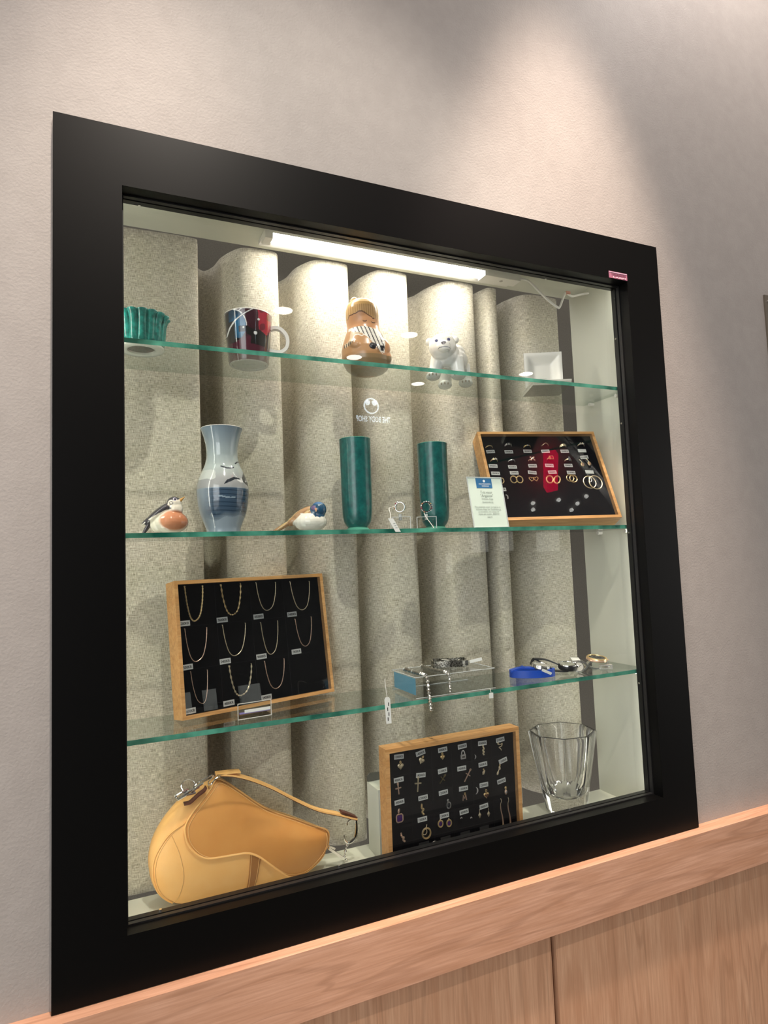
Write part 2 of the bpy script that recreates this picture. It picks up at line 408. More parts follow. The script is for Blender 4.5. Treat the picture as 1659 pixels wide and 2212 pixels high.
G().b(NX0, NX1, .0475, NY, NZ1, NZ1 + .018).obj('top_panel', PANEL, case, smooth=False)
G().b(NX0, NX1, .0475, NY, NZ0 - .018, NZ0).obj('bottom_panel', PANEL, case, smooth=False)
G().b(-.3, 1.6, .40, .42, -.2, 1.5).obj('back_panel', BACK, case, smooth=False)
for x, z in ((IX1 - .002, .30), (IX1 - .002, .62), (IX1 - .002, .86), (IX1 - .002, 1.05)):
    G().tube([(x - .0006, .042, z), (x + .002, .042, z)], .0022, 10).obj('screw', STEEL, case)
for x, z in ((.12, IZ1 - .002), (.92, IZ1 - .002), (.14, IZ0 + .002), (.42, IZ0 + .002), (.9, IZ0 + .002)):
    G().tube([(x, .042, z - .002), (x, .042, z + .002)], .0022, 10).obj('screw', STEEL, case)

# ------------------------------------------------------------------ glass shelves
S1, S2, S3 = .9455, .6375, .326
for nme, z, lab in (('glass_shelf', S1, 'top glass shelf with green edge, carrying the mug and the bear'),
                    ('glass_shelf', S2, 'middle glass shelf with green edge, carrying the birds and vases'),
                    ('glass_shelf', S3, 'lowest glass shelf with green edge, carrying the necklace tray and watches')):
    g = G().b(NX0 + .001, NX1 - .001, .055, .196, z - .0078, z)
    for f in g.bm.faces:
        f.normal_update(); f.material_index = 0 if abs(f.normal.z) > .5 else (1 if f.normal.y < -.5 else 2)
    tag(g.obj(nme, [SHELFG, EDGE, BACKE], smooth=False), lab, 'shelf', 'glass shelves')
    for x, sx in ((NX1, -1), (NX0, 1)):
        for y in (.08, .165):
            G().tube([(x, y, z - .0118), (x + sx * .012, y, z - .0118)], .004, 12).obj('shelf_pin', STEEL if x < .5 else WHITEP, case)

def tray_matrix(x, y, z, yaw, tilt, t):
    ux = Vector((math.cos(yaw), math.sin(yaw), 0)); nb = Vector((-math.sin(yaw), math.cos(yaw), 0)); Z = Vector((0, 0, 1))
    up = nb * math.sin(tilt) + Z * math.cos(tilt); bk = nb * math.cos(tilt) - Z * math.sin(tilt)
    o = Vector((x, y, z)) - bk * t
    M = Matrix.Identity(4)
    for r in range(3): M[r][0], M[r][1], M[r][2], M[r][3] = ux[r], bk[r], up[r], o[r]
    return M
M1 = tray_matrix(.8186, .140, S2, -.2408, .4379, .0385); M2 = tray_matrix(.17278, .15242, S3, .2614, .1351, .0401); M3 = tray_matrix(.529, .1165, NZ0 + .0004, .007, -.0105, .0309)
# ------------------------------------------------------------------ curtain
folds = [(-.02, .239), (.291, .401), (.449, .555), (.596, .698), (.764, .874), (.890, .936), (.990, 1.120)]
cp = [(-.10, .33)]
for i, (a, b_) in enumerate(folds):
    w = b_ - a
    cp += [(a - .006, .345), (a + .003, .295), (a + min(.022, w * .25), .252), ((a + b_) / 2 - .1 * w, .238), (b_ - min(.02, w * .22), .2375), (b_ - .003, .25), (b_, .285), (b_ - .002, .335)]
    nx = folds[i + 1][0] if i + 1 < len(folds) else None
    if nx: cp += [((b_ + nx) / 2, .372)] if nx - b_ > .03 else [((b_ + nx) / 2, .31)]
path = smooth_path([(x, y, 0) for x, y in cp], 7)
arc = [0]
for i in range(1, len(path)): arc.append(arc[-1] + (path[i] - path[i - 1]).length)
bm = bmesh.new(); uvl = bm.loops.layers.uv.new('UVMap'); rows = 60; V = []
for r in range(rows + 1):
    t = r / rows; z = .021 + t * (1.221 - .021); row = []
    for i, q in enumerate(path):
        s = .004 * math.sin(arc[i] * 19 + 2.0 * t) * (1 - t) + .0025 * math.sin(arc[i] * 31 + 5 * t)
        P_ = Vector((q.x + s * .6, q.y + s * .5, z))
        for TM, tw, th, tt in ((M1, .2825, .2283, .0385), (M2, .3007, .2301, .0401)):
            lp_ = TM.inverted() @ P_
            inx = min(lp_.x, tw - lp_.x); inz = min(lp_.z, th - lp_.z)
            k_ = max(0, min(1, (inx + .03) / .03)) * max(0, min(1, (inz + .03) / .03)); push = tt + .004 - lp_.y
            if push > 0 and k_ > 0: P_.y += push * k_
        row.append(bm.verts.new(P_))
    V.append(row)
for r in range(rows):
    for i in range(len(path) - 1):
        f = bm.faces.new([V[r][i], V[r][i + 1], V[r + 1][i + 1], V[r + 1][i]]); f.smooth = True
        for lp, (rr, ii) in zip(f.loops, ((r, i), (r, i + 1), (r + 1, i + 1), (r + 1, i))): lp[uvl].uv = (arc[ii], rr / rows * 1.2)
me = bpy.data.meshes.new('curtain'); bm.to_mesh(me); bm.free()
cur = tag(link('curtain', me, LINEN), 'beige linen curtain in deep folds behind the glass shelves', 'curtain')
sm = cur.modifiers.new('thickness', 'SOLIDIFY'); sm.thickness = .0016; sm.offset = 1

# ------------------------------------------------------------------ led bar under the top of the case
led = thing('led_light_bar', 'glowing white led light bar under the top of the display case', 'lamp', (.6, .17, NZ1))
DIFF = mat('led_diffuser', (1, 1, 1), emit=(1, .93, .84), es=54)
led_b = G().b(-.252, .335, -.024, .032, -.007, 0).bevel(.001).obj('base_plate', WHITEP, led, smooth=False)
g = G(); g.loft([[(x, -.0225 + .0135 + .0135 * math.cos(PI * k / 10) * -1, -.007 - .010 * math.sin(PI * k / 10)) for k in range(11)] for x in (-.236, .240)]); g.obj('diffuser', DIFF, led)
G().b(-.252, -.2365, -.024, .006, -.018, -.007).bevel(.001).obj('end_cap', WHITEP, led, smooth=False)
G().b(.2405, .335, -.024, .006, -.017, -.007).bevel(.001).obj('driver_housing', WHITEP, led, smooth=False)
G().tube([(.292, -.009, -.0175), (.292, -.009, -.0168)], .004, 14).obj('touch_switch', mat('grey_mark', lin('#a6a39c'), .5), led_b)
cab = smooth_path([(.327, -.020, -.012), (.345, -.02, -.009), (.365, -.02, -.014), (.408, -.02, -.046), (.438, -.02, -.062), (.447, -.02, -.060), (.463, -.018, -.030), (.472, -.015, -.022), (.490, -.014, -.027), (.512, -.014, -.020), (.5415, -.014, -.012)], 6)
G().tube(cab, .0026, 8).obj('power_cable', WHITEP, led)
G().box((.476, -.0155, -.0215), (.011, .008, .006)).bevel(.001).obj('cable_clip', mat('beige_clip', lin('#c98f7c'), .5), led)

SIDE = mat('side_led_strip', (1, 1, 1), emit=(1, .97, .90), es=16)
SIDE2 = mat('side_led_strip_dim', (1, 1, 1), emit=(1, .96, .88), es=12)
for x, lab in ((.066, 'upright white led strip in the left front corner of the case'), (1.1335, 'upright white led strip in the right front corner of the case')):
    t = thing('led_strip', lab, 'lamp', (x, .056, .6), 0, 'upright led strips')
    for z0, z1 in ((-.572, -.285), (-.262, .0275), (.047, .335), (.357, .600)) if x < .5 else ((-.572, -.285), (-.262, .0275), (.047, .180), (.50, .600)):
        G().b(-.004, .004, -.002, .002, z0, z1).obj('light_strip', SIDE if x < .5 else SIDE2, t, smooth=False)
    G().b(-.005, .005, -.0062, -.0024, -.576, .610).obj('channel', STEEL, t, smooth=False)

# ------------------------------------------------------------------ red sticker, switch plate
st = thing('security_sticker', 'small magenta foil sticker on the upper right of the black frame', 'sticker', (1.0801, 0, 1.1717))
G().b(-.0255, .0255, -.0012, 0, -.0075, .0075).bevel(.0006, 1).obj('foil', mat('magenta_foil', lin('#c9819b'), .22, .35), st, smooth=False)
G().b(-.0245, .0245, -.0016, -.0012, .0048, .0066).obj('edge_band', mat('pale_foil', lin('#e6c6dd'), .2, .3), st, smooth=False)
link('printed_text', text_mesh('THORSSON', .007, .040, True, .0058), mat('dark_print_on_foil', lin('#4d2036'), .5), st, (0, -.0018, .0008))
link('printed_text', text_mesh('LARM', .004, .036, True, .003), mat('light_print_on_foil', lin('#f0d3de'), .5), st, (.003, -.0018, -.0048))
pl = thing('wall_plate', 'grey metal plate screwed to the wall at the right edge', 'plate', (1.62, WY, 1.09))
G().b(-.052, .052, -.004, 0, -.118, .112).bevel(.002).obj('plate', mat('grey_metal', lin('#7d7468'), .4, .6), pl, smooth=False)
for x, z in ((-.041, .097), (.041, .097), (-.041, -.104), (.041, -.104)):
    G().tube([(x, -.0042, z), (x, -.0062, z)], .003, 12).obj('screw', STEEL, pl)

# ------------------------------------------------------------------ top shelf
def inpoly(x, y, P):
    c = False; j = len(P) - 1
    for i in range(len(P)):
        if (P[i][1] > y) != (P[j][1] > y) and x < (P[j][0] - P[i][0]) * (y - P[i][1]) / (P[j][1] - P[i][1]) + P[i][0]: c = not c
        j = i
    return c
def segd(x, y, P):
    d = 9e9
    for (x0, y0), (x1, y1) in zip(P, P[1:]):
        dx, dy = x1 - x0, y1 - y0; t = max(0, min(1, ((x - x0) * dx + (y - y0) * dy) / (dx * dx + dy * dy + 1e-9)))
        d = min(d, math.hypot(x - x0 - t * dx, y - y0 - t * dy))
    return d
def mixc(a, b, t): t = max(0, min(1, t)); return tuple(p + (q - p) * t for p, q in zip(a, b))
GLAZE = painted('painted_glaze'); GLAZE2 = painted('painted_stoneware', .3, .25)

# fluted green bowl
TEAL = noise_color(mat('green_copper_glaze', rough=.3, coat=.3), lin('#0d5a55'), lin('#2f9d90'), ns=130, detail=5, lo=.32, hi=.72)
bowl = thing('fluted_bowl', 'small fluted green glazed bowl at the left end of the top shelf', 'bowl', (.1245, .113, S1), .2)
flute = lambda a, r, z: r * (1 - .13 * (1 - abs(math.sin(a * 8)) ** .6) * min(1, max(0, (z - .006) / .012)))
G().lathe([(.0005, .0042), (.030, .0042), (.0365, .0075), (.0385, .014), (.0395, .028), (.0405, .042), (.0435, .052), (.0472, .0555), (.0468, .0575), (.043, .055), (.038, .044), (.036, .02), (.030, .009), (.0005, .008)], 160, mod=flute).obj('body', TEAL, bowl, ang=60)
G().lathe([(.022, .0042), (.022, .0008), (.0245, 0), (.034, 0), (.0365, .0015), (.037, .0042)], 48).obj('foot_ring', PORC, bowl)

# patterned mug
K = 8.57e-5
blue = lin('#1e5f86'); maroon = lin('#3a1723'); dark = lin('#17141a'); red = lin('#a51c38'); whitec = lin('#d9dad8'); plum = lin('#552436')
redp = [(840, 240), (1130, 260), (1100, 640), (1000, 730), (850, 640)]; blk = [(600, 590), (680, 640), (960, 690), (1080, 760), (1080, 1000), (680, 960), (690, 800), (600, 760)]
bandp = [(190, 740), (260, 600), (360, 480), (500, 380), (830, 180)]; bandq = [(440, 280), (620, 160)]
def mugc(x, y, z):
    s = 632 + x / K; v = 1300 - z / K
    if z > .0905 or z < .0024 and math.hypot(x, y) < .0349: return lin('#e4e2dc')
    if y > .02: return plum
    d = segd(s, v, bandp)
    if d < 16: return whitec if d < 9 or s < 420 else lin('#4c4a50')
    if segd(s, v, bandq) < 8: return whitec
    e = ((s - 300) / 300) ** 2 + ((v - 590) / 350) ** 2
    if .93 < e < 1.06 and v < 600 and s > 330: return whitec
    if math.hypot(s - 535, v - 630) < 22 or math.hypot(s - 780, v - 735) < 36 or math.hypot(s - 850, v - 440) < 24: return whitec
    if 440 < s < 600 and 600 < v < 720: return lin('#141b2b')
    if e < .93: return mixc(blue, lin('#12374f'), ((s - 480) ** 2 + (v - 600) ** 2) / 60000 - .3) if s > 230 and v < 850 and not (s < 360 and v > 480) else dark
    if inpoly(s, v, redp): return red if math.sin(s * .021 + 1) * math.sin(v * .017 + s * .008) > -.35 else lin('#701428')
    if inpoly(s, v, blk): return lin('#1b1a1a')
    if s < 230: return lin('#4b464a')
    return maroon if v < 820 else lin('#4a1a2a')
mug = thing('mug', 'dark red, blue and black patterned mug with white handle on the top shelf', 'mug', (.3105, .14, S1), -.215)
prof = [(.0005, .0022), (.029, .0022), (.030, 0), (.0345, 0), (.0352, .0012)] + [(.0352 + (.0432 - .0352) * (i / 110) ** .8, .0012 + .0908 * i / 110) for i in range(1, 111)]
g = G().lathe(prof + [(.0428, .0926), (.0412, .0918)], 320)
mug_w = link('painted_wall', paint(g.mesh('painted_wall'), mugc), GLAZE, mug)
G().lathe([(.0412, .0918), (.0404, .07), (.037, .03), (.033, .008), (.03, .005), (.0005, .005)], 64).obj('inner_glaze', PORC, mug)
hp = smooth_path([(.0395, 0, .069), (.047, 0, .072), (.058, 0, .070), (.068, 0, .060), (.0715, 0, .047), (.068, 0, .034), (.058, 0, .0265), (.046, 0, .026), (.037, 0, .029)], 6)
G().band(hp, (0, 1, 0), .011, .0062).bevel(.0016).obj('handle', PORC, mug)
link('maker_mark', text_mesh('STONEWARE', .006, .026), GREYINK, mug_w).matrix_local = Matrix.Translation((0, 0, .0020)) @ Matrix.Rotation(PI / 2, 4, 'X') @ Matrix.Rotation(0, 4, 'Z')

# child figurine
K = 7.9e-5
prof = [(.0006, 0), (.022, .0), (.033, .003), (.041, .010), (.0462, .020), (.0482, .032), (.0474, .046), (.0442, .058), (.040, .069), (.0368, .077), (.0335, .084), (.0318, .091), (.0316, .097), (.0322, .106), (.0327, .117), (.0322, .127), (.0298, .136), (.0245, .144), (.015, .1495), (.0006, .1520)]
g = G().lathe(prof, 72)
g.ell((-.016, -.030, .046), (.019, .018, .012), (0, .55, 0)); g.ell((.034, -.018, .046), (.014, .016, .019)); g.ell((.038, -.014, .028), (.011, .014, .014))
g.ell((.012, -.038, .042), (.011, .010, .0075), (0, .5, 0)); g.ell((.022, -.040, .038), (.006, .006, .008))
me = blob(g, .0011, 5)
for v in me.vertices: v.co.x -= .0064 * max(0, min(1, (v.co.z - .02) / .09))
hair = [(300, 640), (360, 650), (395, 575), (540, 570), (650, 515), (740, 535), (850, 610), (940, 650), (960, 680), (1040, 660), (1150, 640)]
seam_ = [(430, 1000), (720, 1120), (870, 1260), (1000, 1420), (1100, 1560), (1180, 1620)]; cuff = [(500, 1340), (520, 1270), (480, 1200), (510, 1140), (600, 1130), (680, 1180), (760, 1150)]
skin = lin('#cb9468'); hairc = lin('#dfb87e'); brown = lin('#b88a5e'); ivory = lin('#e9e4da'); inkc = lin('#262229'); slee = lin('#c7b293')
def hairv(s):
    for (a, va), (b, vb) in zip(hair, hair[1:]):
        if a <= s <= b: return va + (vb - va) * (s - a) / (b - a)
    return 640
def figc(x, y, z):
    s = 790 + x / K; v = 1985 - z / K
    if y > .012:
        return hairc if v < 880 else brown
    if v < 900 + max(0, s - 800) * .3:
        hv = hairv(s); d = v - hv
        if abs(d) < 14 and 350 < s < 1010: return lin('#5b3527')
        if d < 0: return mixc(hairc, lin('#a97a45'), .5 + .5 * math.sin(s * .14 + v * .01)) if v > 330 else mixc(hairc, lin('#d9a863'), .6)
        for cx, cy in ((770, 752), (975, 765)):
            if abs(s - cx) < 50 and abs(v - (cy + 26 - ((s - cx) / 50) ** 2 * 26)) < 12: return lin('#3d1f18')
        return skin
    line = 1000 if s < 430 else 0
    if math.hypot((s - 945) / 85, (v - 1455) / 85) < 1 or (abs(s - 1170) < 35 and abs(v - 1490) < 70): return lin('#15161f')
    if segd(s, v, cuff) < 13: return ivory
    if inpoly(s, v, [(430, 1010), (470, 900), (760, 890), (1150, 960), (1260, 1230), (1220, 1600), (1070, 1550), (900, 1290), (720, 1110)]) or (v < 985 and s > 360):
        q = (s - 480 - (v - 900) * .34) / 92
        return inkc if abs(q - round(q)) < .15 and 0 <= round(q) <= 7 and v < 1560 else ivory
    if inpoly(s, v, [(250, 1300), (370, 1300), (420, 1000), (480, 985), (740, 1110), (500, 1140), (480, 1340), (380, 1400), (240, 1420)]):
        return slee if v < 1320 or math.sin(s * .13) < .2 else inkc
    if segd(s, v, seam_) < 8: return ivory
    if v > 1640: return lin('#8f7553')
    return brown if s < 1150 else skin
fig = thing('child_figurine', 'brown stoneware figurine of a kneeling child with closed eyes on the top shelf', 'figurine', (.5405, .128, S1), -.40)
link('body', paint(me, figc), GLAZE2, fig)
g = G(); g.ell((-.021, -.004, .149), (.007, .007, .006)); g.ell((-.026, -.004, .147), (.004, .005, .003))
g.obj('hair_bun', mat('glazed_bun', lin('#e8c793'), .25, coat=.3), fig)

# polar bear cub
g = G()
g.ell((.004, .012, .046), (.027, .043, .026)); g.ell((-.008, -.022, .050), (.023, .026, .024)); g.ell((-.0155, -.040, .060), (.0255, .022, .0245))
g.ell((-.013, -.058, .054), (.0125, .012, .011)); g.ell((-.012, -.060, .049), (.010, .009, .006)); g.ell((.006, .012, .058), (.022, .036, .020))
for (x0, y0, z0), (x1, y1, z1), r in (((-.024, -.024, .044), (-.034, -.026, .010), .0125), ((.008, -.020, .044), (.012, -.018, .010), .0125), ((-.014, .036, .044), (-.014, .040, .010), .013), ((.020, .032, .044), (.026, .036, .010), .013)):
    g.tube([(x0, y0, z0), ((x0 + x1) / 2, (y0 + y1) / 2, (z0 + z1) / 2), (x1, y1, z1)], [r * 1.15, r, r * .95], 14)
    g.ell((x1 - .001, y1 - .008, .0078), (r * 1.08, r * 1.4, .0078))
me = blob(g, .0012, 7)
for v in me.vertices:
    if v.co.z < .0: v.co.z = 0.0
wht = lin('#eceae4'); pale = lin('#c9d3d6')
def bearc(x, y, z):
    if y < -.045:
        if math.hypot(x + .013, z - .0585) < .0045 and y < -.064: return lin('#5d5a60')
        for cx, cz in ((-.0255, .0655), (-.0035, .0665)):
            if math.hypot(x - cx, z - cz) < .0030: return lin('#4a5076')
        if abs(z - (.0502 - 8 * (x + .012) ** 2)) < .0007 and abs(x + .012) < .011: return lin('#6f7681')
    return mixc(wht, pale, (.045 - z) / .05)  # grey shade painted in, deepening towards the paws
bear = thing('polar_bear_figurine', 'white porcelain polar bear cub walking forward on the top shelf', 'figurine', (.740, .14, S1), -.539)
bear.scale = (1.12, 1.12, 1.12)
link('body', paint(me, bearc), GLAZE, bear)
for x in (-.0395, .0085): 
    g = G(); g.ell((x, -.032, .0735), (.0068, .004, .0072)); g.ell((x, -.0352, .0730), (.0045, .002, .005)); g.obj('ear', PORC, bear)
CLAW = mat('brown_claw', lin('#6d5f52'), .3)
for (x, y) in ((-.035, -.0510), (.011, -.0430), (-.015, .0145), (.025, .0105)):
    for k in (-1, 0, 1): G().ell((x + k * .0062, y + abs(k) * .0028, .0072), (.0017, .0026, .0026), u=10, v=8).obj('claw', CLAW, bear)

# flat box and the square dish standing on it
bx = thing('flat_box', 'flat grey box lying under the white square dish on the top shelf', 'box', (.974, .127, S1), -.42)
G().b(-.042, .042, -.05, .048, 0, .0065).bevel(.0008, 1).obj('base', mat('grey_card', lin('#b3b3aa'), .5), bx, smooth=False)
G().b(-.0425, .0425, -.0505, .0485, .0068, .011).bevel(.0008, 1).obj('lid', mat('pale_grey_card', lin('#c6c5bc'), .5), bx, smooth=False)
dish = thing('square_dish', 'white square dish stood on edge at the right end of the top shelf', 'dish', (1.0015, .170, S1 + .0112), -.45)
g = G(); n = 28; w, h = .0435, .090; V = []
for j in range(n + 1):
    row = []
    for i in range(n + 1):
        u, t = i / n * 2 - 1, j / n * 2 - 1; e = max(abs(u), abs(t)); q_ = min(1, max(0, (.93 - e) / .55)); dpt = .0105 * q_ * q_ * (3 - 2 * q_)
        row.append(g.bm.verts.new((u * w, -.010 + dpt + 0, h / 2 + t * h / 2)))
    V.append(row)
B = [[g.bm.verts.new((v.co.x, v.co.y + .004 if max(abs(i / n * 2 - 1), abs(j / n * 2 - 1)) < .99 else v.co.y + .006, v.co.z)) for i, v in enumerate(r)] for j, r in enumerate(V)]
for j in range(n):
    for i in range(n):
        g.face([V[j][i], V[j][i + 1], V[j + 1][i + 1], V[j + 1][i]]); g.face([B[j][i], B[j + 1][i], B[j + 1][i + 1], B[j][i + 1]])
for i in range(n):
    for a, b_ in (((0, i), (0, i + 1)), ((n, i), (n, i + 1)), ((i, 0), (i + 1, 0)), ((i, n), (i + 1, n))):
        g.face([V[a[0]][a[1]], V[b_[0]][b_[1]], B[b_[0]][b_[1]], B[a[0]][a[1]]])
g.obj('plate', PORC, dish, ang=25)
for k, (t_, w_) in enumerate((('DESIGN STUDIO', .016), ('BONE CHINA  MADE IN SWEDEN', .034), ('1995', .010))):
    link('maker_mark', text_mesh(t_, .003, w_), GREYINK, dish, (0, -.0012, .0300 - k * .0052))

# ------------------------------------------------------------------ middle shelf
K = 6.3e-5
def bp(cx, cy): return ((cx - 890) * K, (1160 - cy) * K)
g = G()
g.ell((.006, 0, .0196), (.0285, .024, .0196)); g.ell((.002, 0, .027), (.022, .019, .014)); g.ell((.012, -.002, .0515), (.0118, .0115, .0112)); g.ell((.013, -.002, .041), (.0128, .0125, .014))
g.ell((-.0125, 0, .0345), (.0285, .0165, .0082), (0, -.69, 0)); g.ell((-.0300, 0, .0240), (.0125, .008, .0035), (0, -.75, 0)); g.ell((-.030, 0, .0125), (.0150, .007, .0036), (0, -1.02, 0)); g.ell((-.014, 0, .016), (.012, .013, .013))
me = blob(g, .00095, 4)
for v in me.vertices: v.co.z = max(0, v.co.z)
darkp = [(240, 920), (450, 770), (650, 650), (850, 540), (1010, 500), (1000, 470), (910, 400), (940, 300), (1040, 285), (1170, 270), (1260, 220), (1200, 100), (950, 120), (820, 300), (500, 430), (300, 700)]
tailp = [(250, 1200), (490, 1040), (480, 780), (370, 800)]
def robc(x, y, z):
    s = 890 + x / K; v = 1160 - z / K
    if y > .008: return lin('#55504d') if v < 800 or s < 600 else lin('#e3dccb')
    if math.hypot(s - 1095, v - 250) < 46: return lin('#141422') if math.hypot(s - 1100, v - 255) < 30 else lin('#cfcbe0')
    if math.hypot(s - 1000, v - 350) < 80: return lin('#6d675f') if 30 < math.hypot(s - 1005, v - 350) < 48 else lin('#ece7da')
    if inpoly(s, v, darkp) or inpoly(s, v, tailp): return lin('#45434a')
    e = math.hypot((s - 1080) / 400, (v - 810) / 290)
    return mixc(mixc(lin('#dc9a76'), lin('#bd7c56'), (s - 800) / 500), lin('#f3eedd'), (e - .82) / .2)
rob = thing('robin_figurine', 'red breasted porcelain bird looking up at the left of the middle shelf', 'figurine', (.1615, .11, S2), -.09)
link('body', paint(me, robc), GLAZE, rob)
g = G(); g.tube([(.0160, -.0045, .0515), (.0220, -.0050, .0560), (.0290, -.0055, .0618)], [.0040, .0028, .0005], 10); g.obj('beak', mat('ochre_beak', lin('#cfa263'), .2), rob)

K = 7.0e-5
g = G()
g.ell((0, 0, .0185), (.0305, .027, .0185)); g.ell((.004, 0, .026), (.024, .022, .014)); g.ell((.0155, -.004, .0405), (.0146, .0145, .0148)); g.ell((-.014, .004, .0350), (.024, .016, .0085), (0, -.5, 0))
g.ell((-.045, .006, .0150), (.030, .009, .0045), (0, -.50, 0)); g.ell((-.030, .004, .022), (.014, .012, .008), (0, -.5, 0))
me = blob(g, .001, 4)
for v in me.vertices: v.co.z = max(0, v.co.z)
def blc(x, y, z):
    s = 1050 + x / K; v = 1040 - z / K
    if v < 700 and s > 1030:
        if math.hypot(s - 1140, v - 420) < 60: return lin('#7a6590')
        if math.hypot(s - 1280, v - 450) < 225 + 12 * math.sin(s * .06): return lin('#24506f') if v > 330 else lin('#3f6c9c')
    if (v < 560 and s < 1060) or s < 590 or (v < 900 - (s - 450) * .9 and s < 800): return lin('#b08a63') if math.sin(s * .02 + v * .02) > -.6 else lin('#c9ad7c')
    return lin('#e8e8dc')
blu = thing('blue_headed_bird_figurine', 'porcelain bird with blue head and tan tail between the vases', 'figurine', (.4125, .12, S2), -.30)
link('body', paint(me, blc), GLAZE, blu)
g = G(); g.tube([(.0105, -.0165, .0405), (.0105, -.0215, .038), (.0105, -.025, .035)], [.0026, .0018, .0004], 10); g.obj('beak', mat('tan_beak', lin('#b3876a'), .2), blu)

# seascape vase
K = 2.33e-4
pv = [(.0285, 0), (.0290, .003), (.0300, .010), (.0345, .022), (.040, .036), (.0432, .052), (.0448, .068), (.0452, .078), (.0440, .088), (.0410, .098), (.0350, .112), (.0305, .122), (.0275, .134), (.0270, .142), (.0277, .155), (.0298, .166), (.0325, .176), (.0358, .1855), (.0368, .1875)]
def resample(pr, n):
    q = smooth_path([(r, z, 0) for r, z in pr], n); return [(v.x, v.y) for v in q]
g = G().lathe([(.0005, 0)] + resample(pv, 14) + [(.0360, .1885), (.034, .187), (.0285, .17), (.0255, .15), (.025, .138)], 300)
gull = [(775, 640), (800, 605), (850, 580), (890, 588), (905, 600), (860, 598), (820, 620)]
gull2 = [(910, 590), (925, 520), (945, 500), (945, 560), (935, 610), (960, 605), (955, 640), (920, 615)]
gullw = [(870, 600), (930, 580), (945, 620), (900, 620)]
def vasc(x, y, z):
    s = 770 + x / K; v = 995 - z / K
    if z > .1872: return lin('#eceae6')
    top = lin('#7c8e9d'); mid = lin('#b7c2c0'); cloud = lin('#a0a3a4'); low = lin('#94a3b0')
    c = mixc(top, mid, (v - 190) / 300) if v < 500 else mixc(mid, cloud, (v - 500) / 90) if v < 660 else low
    if y < .012:
        wav = 14 * math.sin(s * .02) + 8 * math.sin(s * .053 + 1)
        if v > 520 and s < 720 and v < 590 + wav and math.hypot((s - 620) / 120, (v - 560) / 50) < 1: c = lin('#c9cfcb')
        if 662 < v < 880 + wav:
            f = min(1, max(0, (s - 625) / 80)) * min(1, (900 + wav - v) / 60)
            st = .5 + .25 * math.sin(v * .21 + .8 * math.sin(s * .011)) + .25 * math.sin(v * .43 + 1.7 * math.sin(s * .017 + v * .01))
            c = mixc(c, mixc(lin('#22364a'), lin('#516880'), st * .75), f)
            if abs(v - 730 - 6 * math.sin(s * .04)) < 5 and 740 < s < 860: c = lin('#93a7b5')
        if inpoly(s, v, gullw): c = lin('#dfe2e2')
        if inpoly(s, v, gull) or inpoly(s, v, gull2): c = lin('#2b3038')
        if segd(s, v, [(760, 497), (800, 510), (830, 512), (850, 505)]) < 5 or segd(s, v, [(865, 470), (880, 455), (900, 450)]) < 5: c = lin('#3b4047')
    return c
va = thing('seascape_vase', 'blue grey porcelain vase painted with gulls over a dark sea', 'vase', (.2590, .14, S2), -.17)
link('painted_body', paint(g.mesh('painted_body'), vasc), GLAZE, va)
G().lathe([(.025, .138), (.030, .11), (.040, .07), (.03, .01), (.0005, .006)], 48).obj('inside', PORC, va)

# two green cylinder vases
VGREEN = noise_color(mat('green_stoneware_glaze', rough=.28, coat=.25), lin('#0b4a4a'), lin('#1c6d68'), ns=90, detail=6, lo=.3, hi=.7)
RIMG = mat('pale_green_glaze', lin('#5fae96'), .3)
for x, y, lab in ((.5175, .15, 'left of two tall green cylinder vases, beside the blue headed bird'), (.6955, .162, 'right of two tall green cylinder vases, behind the ring on its clear stand')):
    t = thing('cylinder_vase', lab, 'vase', (x, y, S2), 0, 'tall green cylinder vases')
    sc = 1.0 if x < .6 else 1.02
    pr_ = [(.0185, .0085), (.0225, .0130), (.0262, .020), (.0284, .031), (.0293, .048), (.0299, .08), (.0301, .13), (.0305, .17), (.0308, .1815)]
    G().lathe([(.0005, .0085)] + [(r * sc, z) for r, z in resample(pr_, 6)] + [(.030 * sc, .1822), (.0288 * sc, .18), (.028 * sc, .1), (.026 * sc, .03), (.0005, .02)], 72).obj('body', VGREEN, t)
    G().lathe([(.0005, 0), (.0250 * sc, 0), (.0265 * sc, .0012), (.0262 * sc, .0036), (.0215 * sc, .0058), (.0190 * sc, .0090), (.0005, .009)], 64).obj('foot', RIMG, t)
    G().lathe([(.0298 * sc, .1826), (.0307 * sc, .1822), (.0307 * sc, .1812), (.0298 * sc, .1816)], 64, closed=True).obj('rim', RIMG, t)

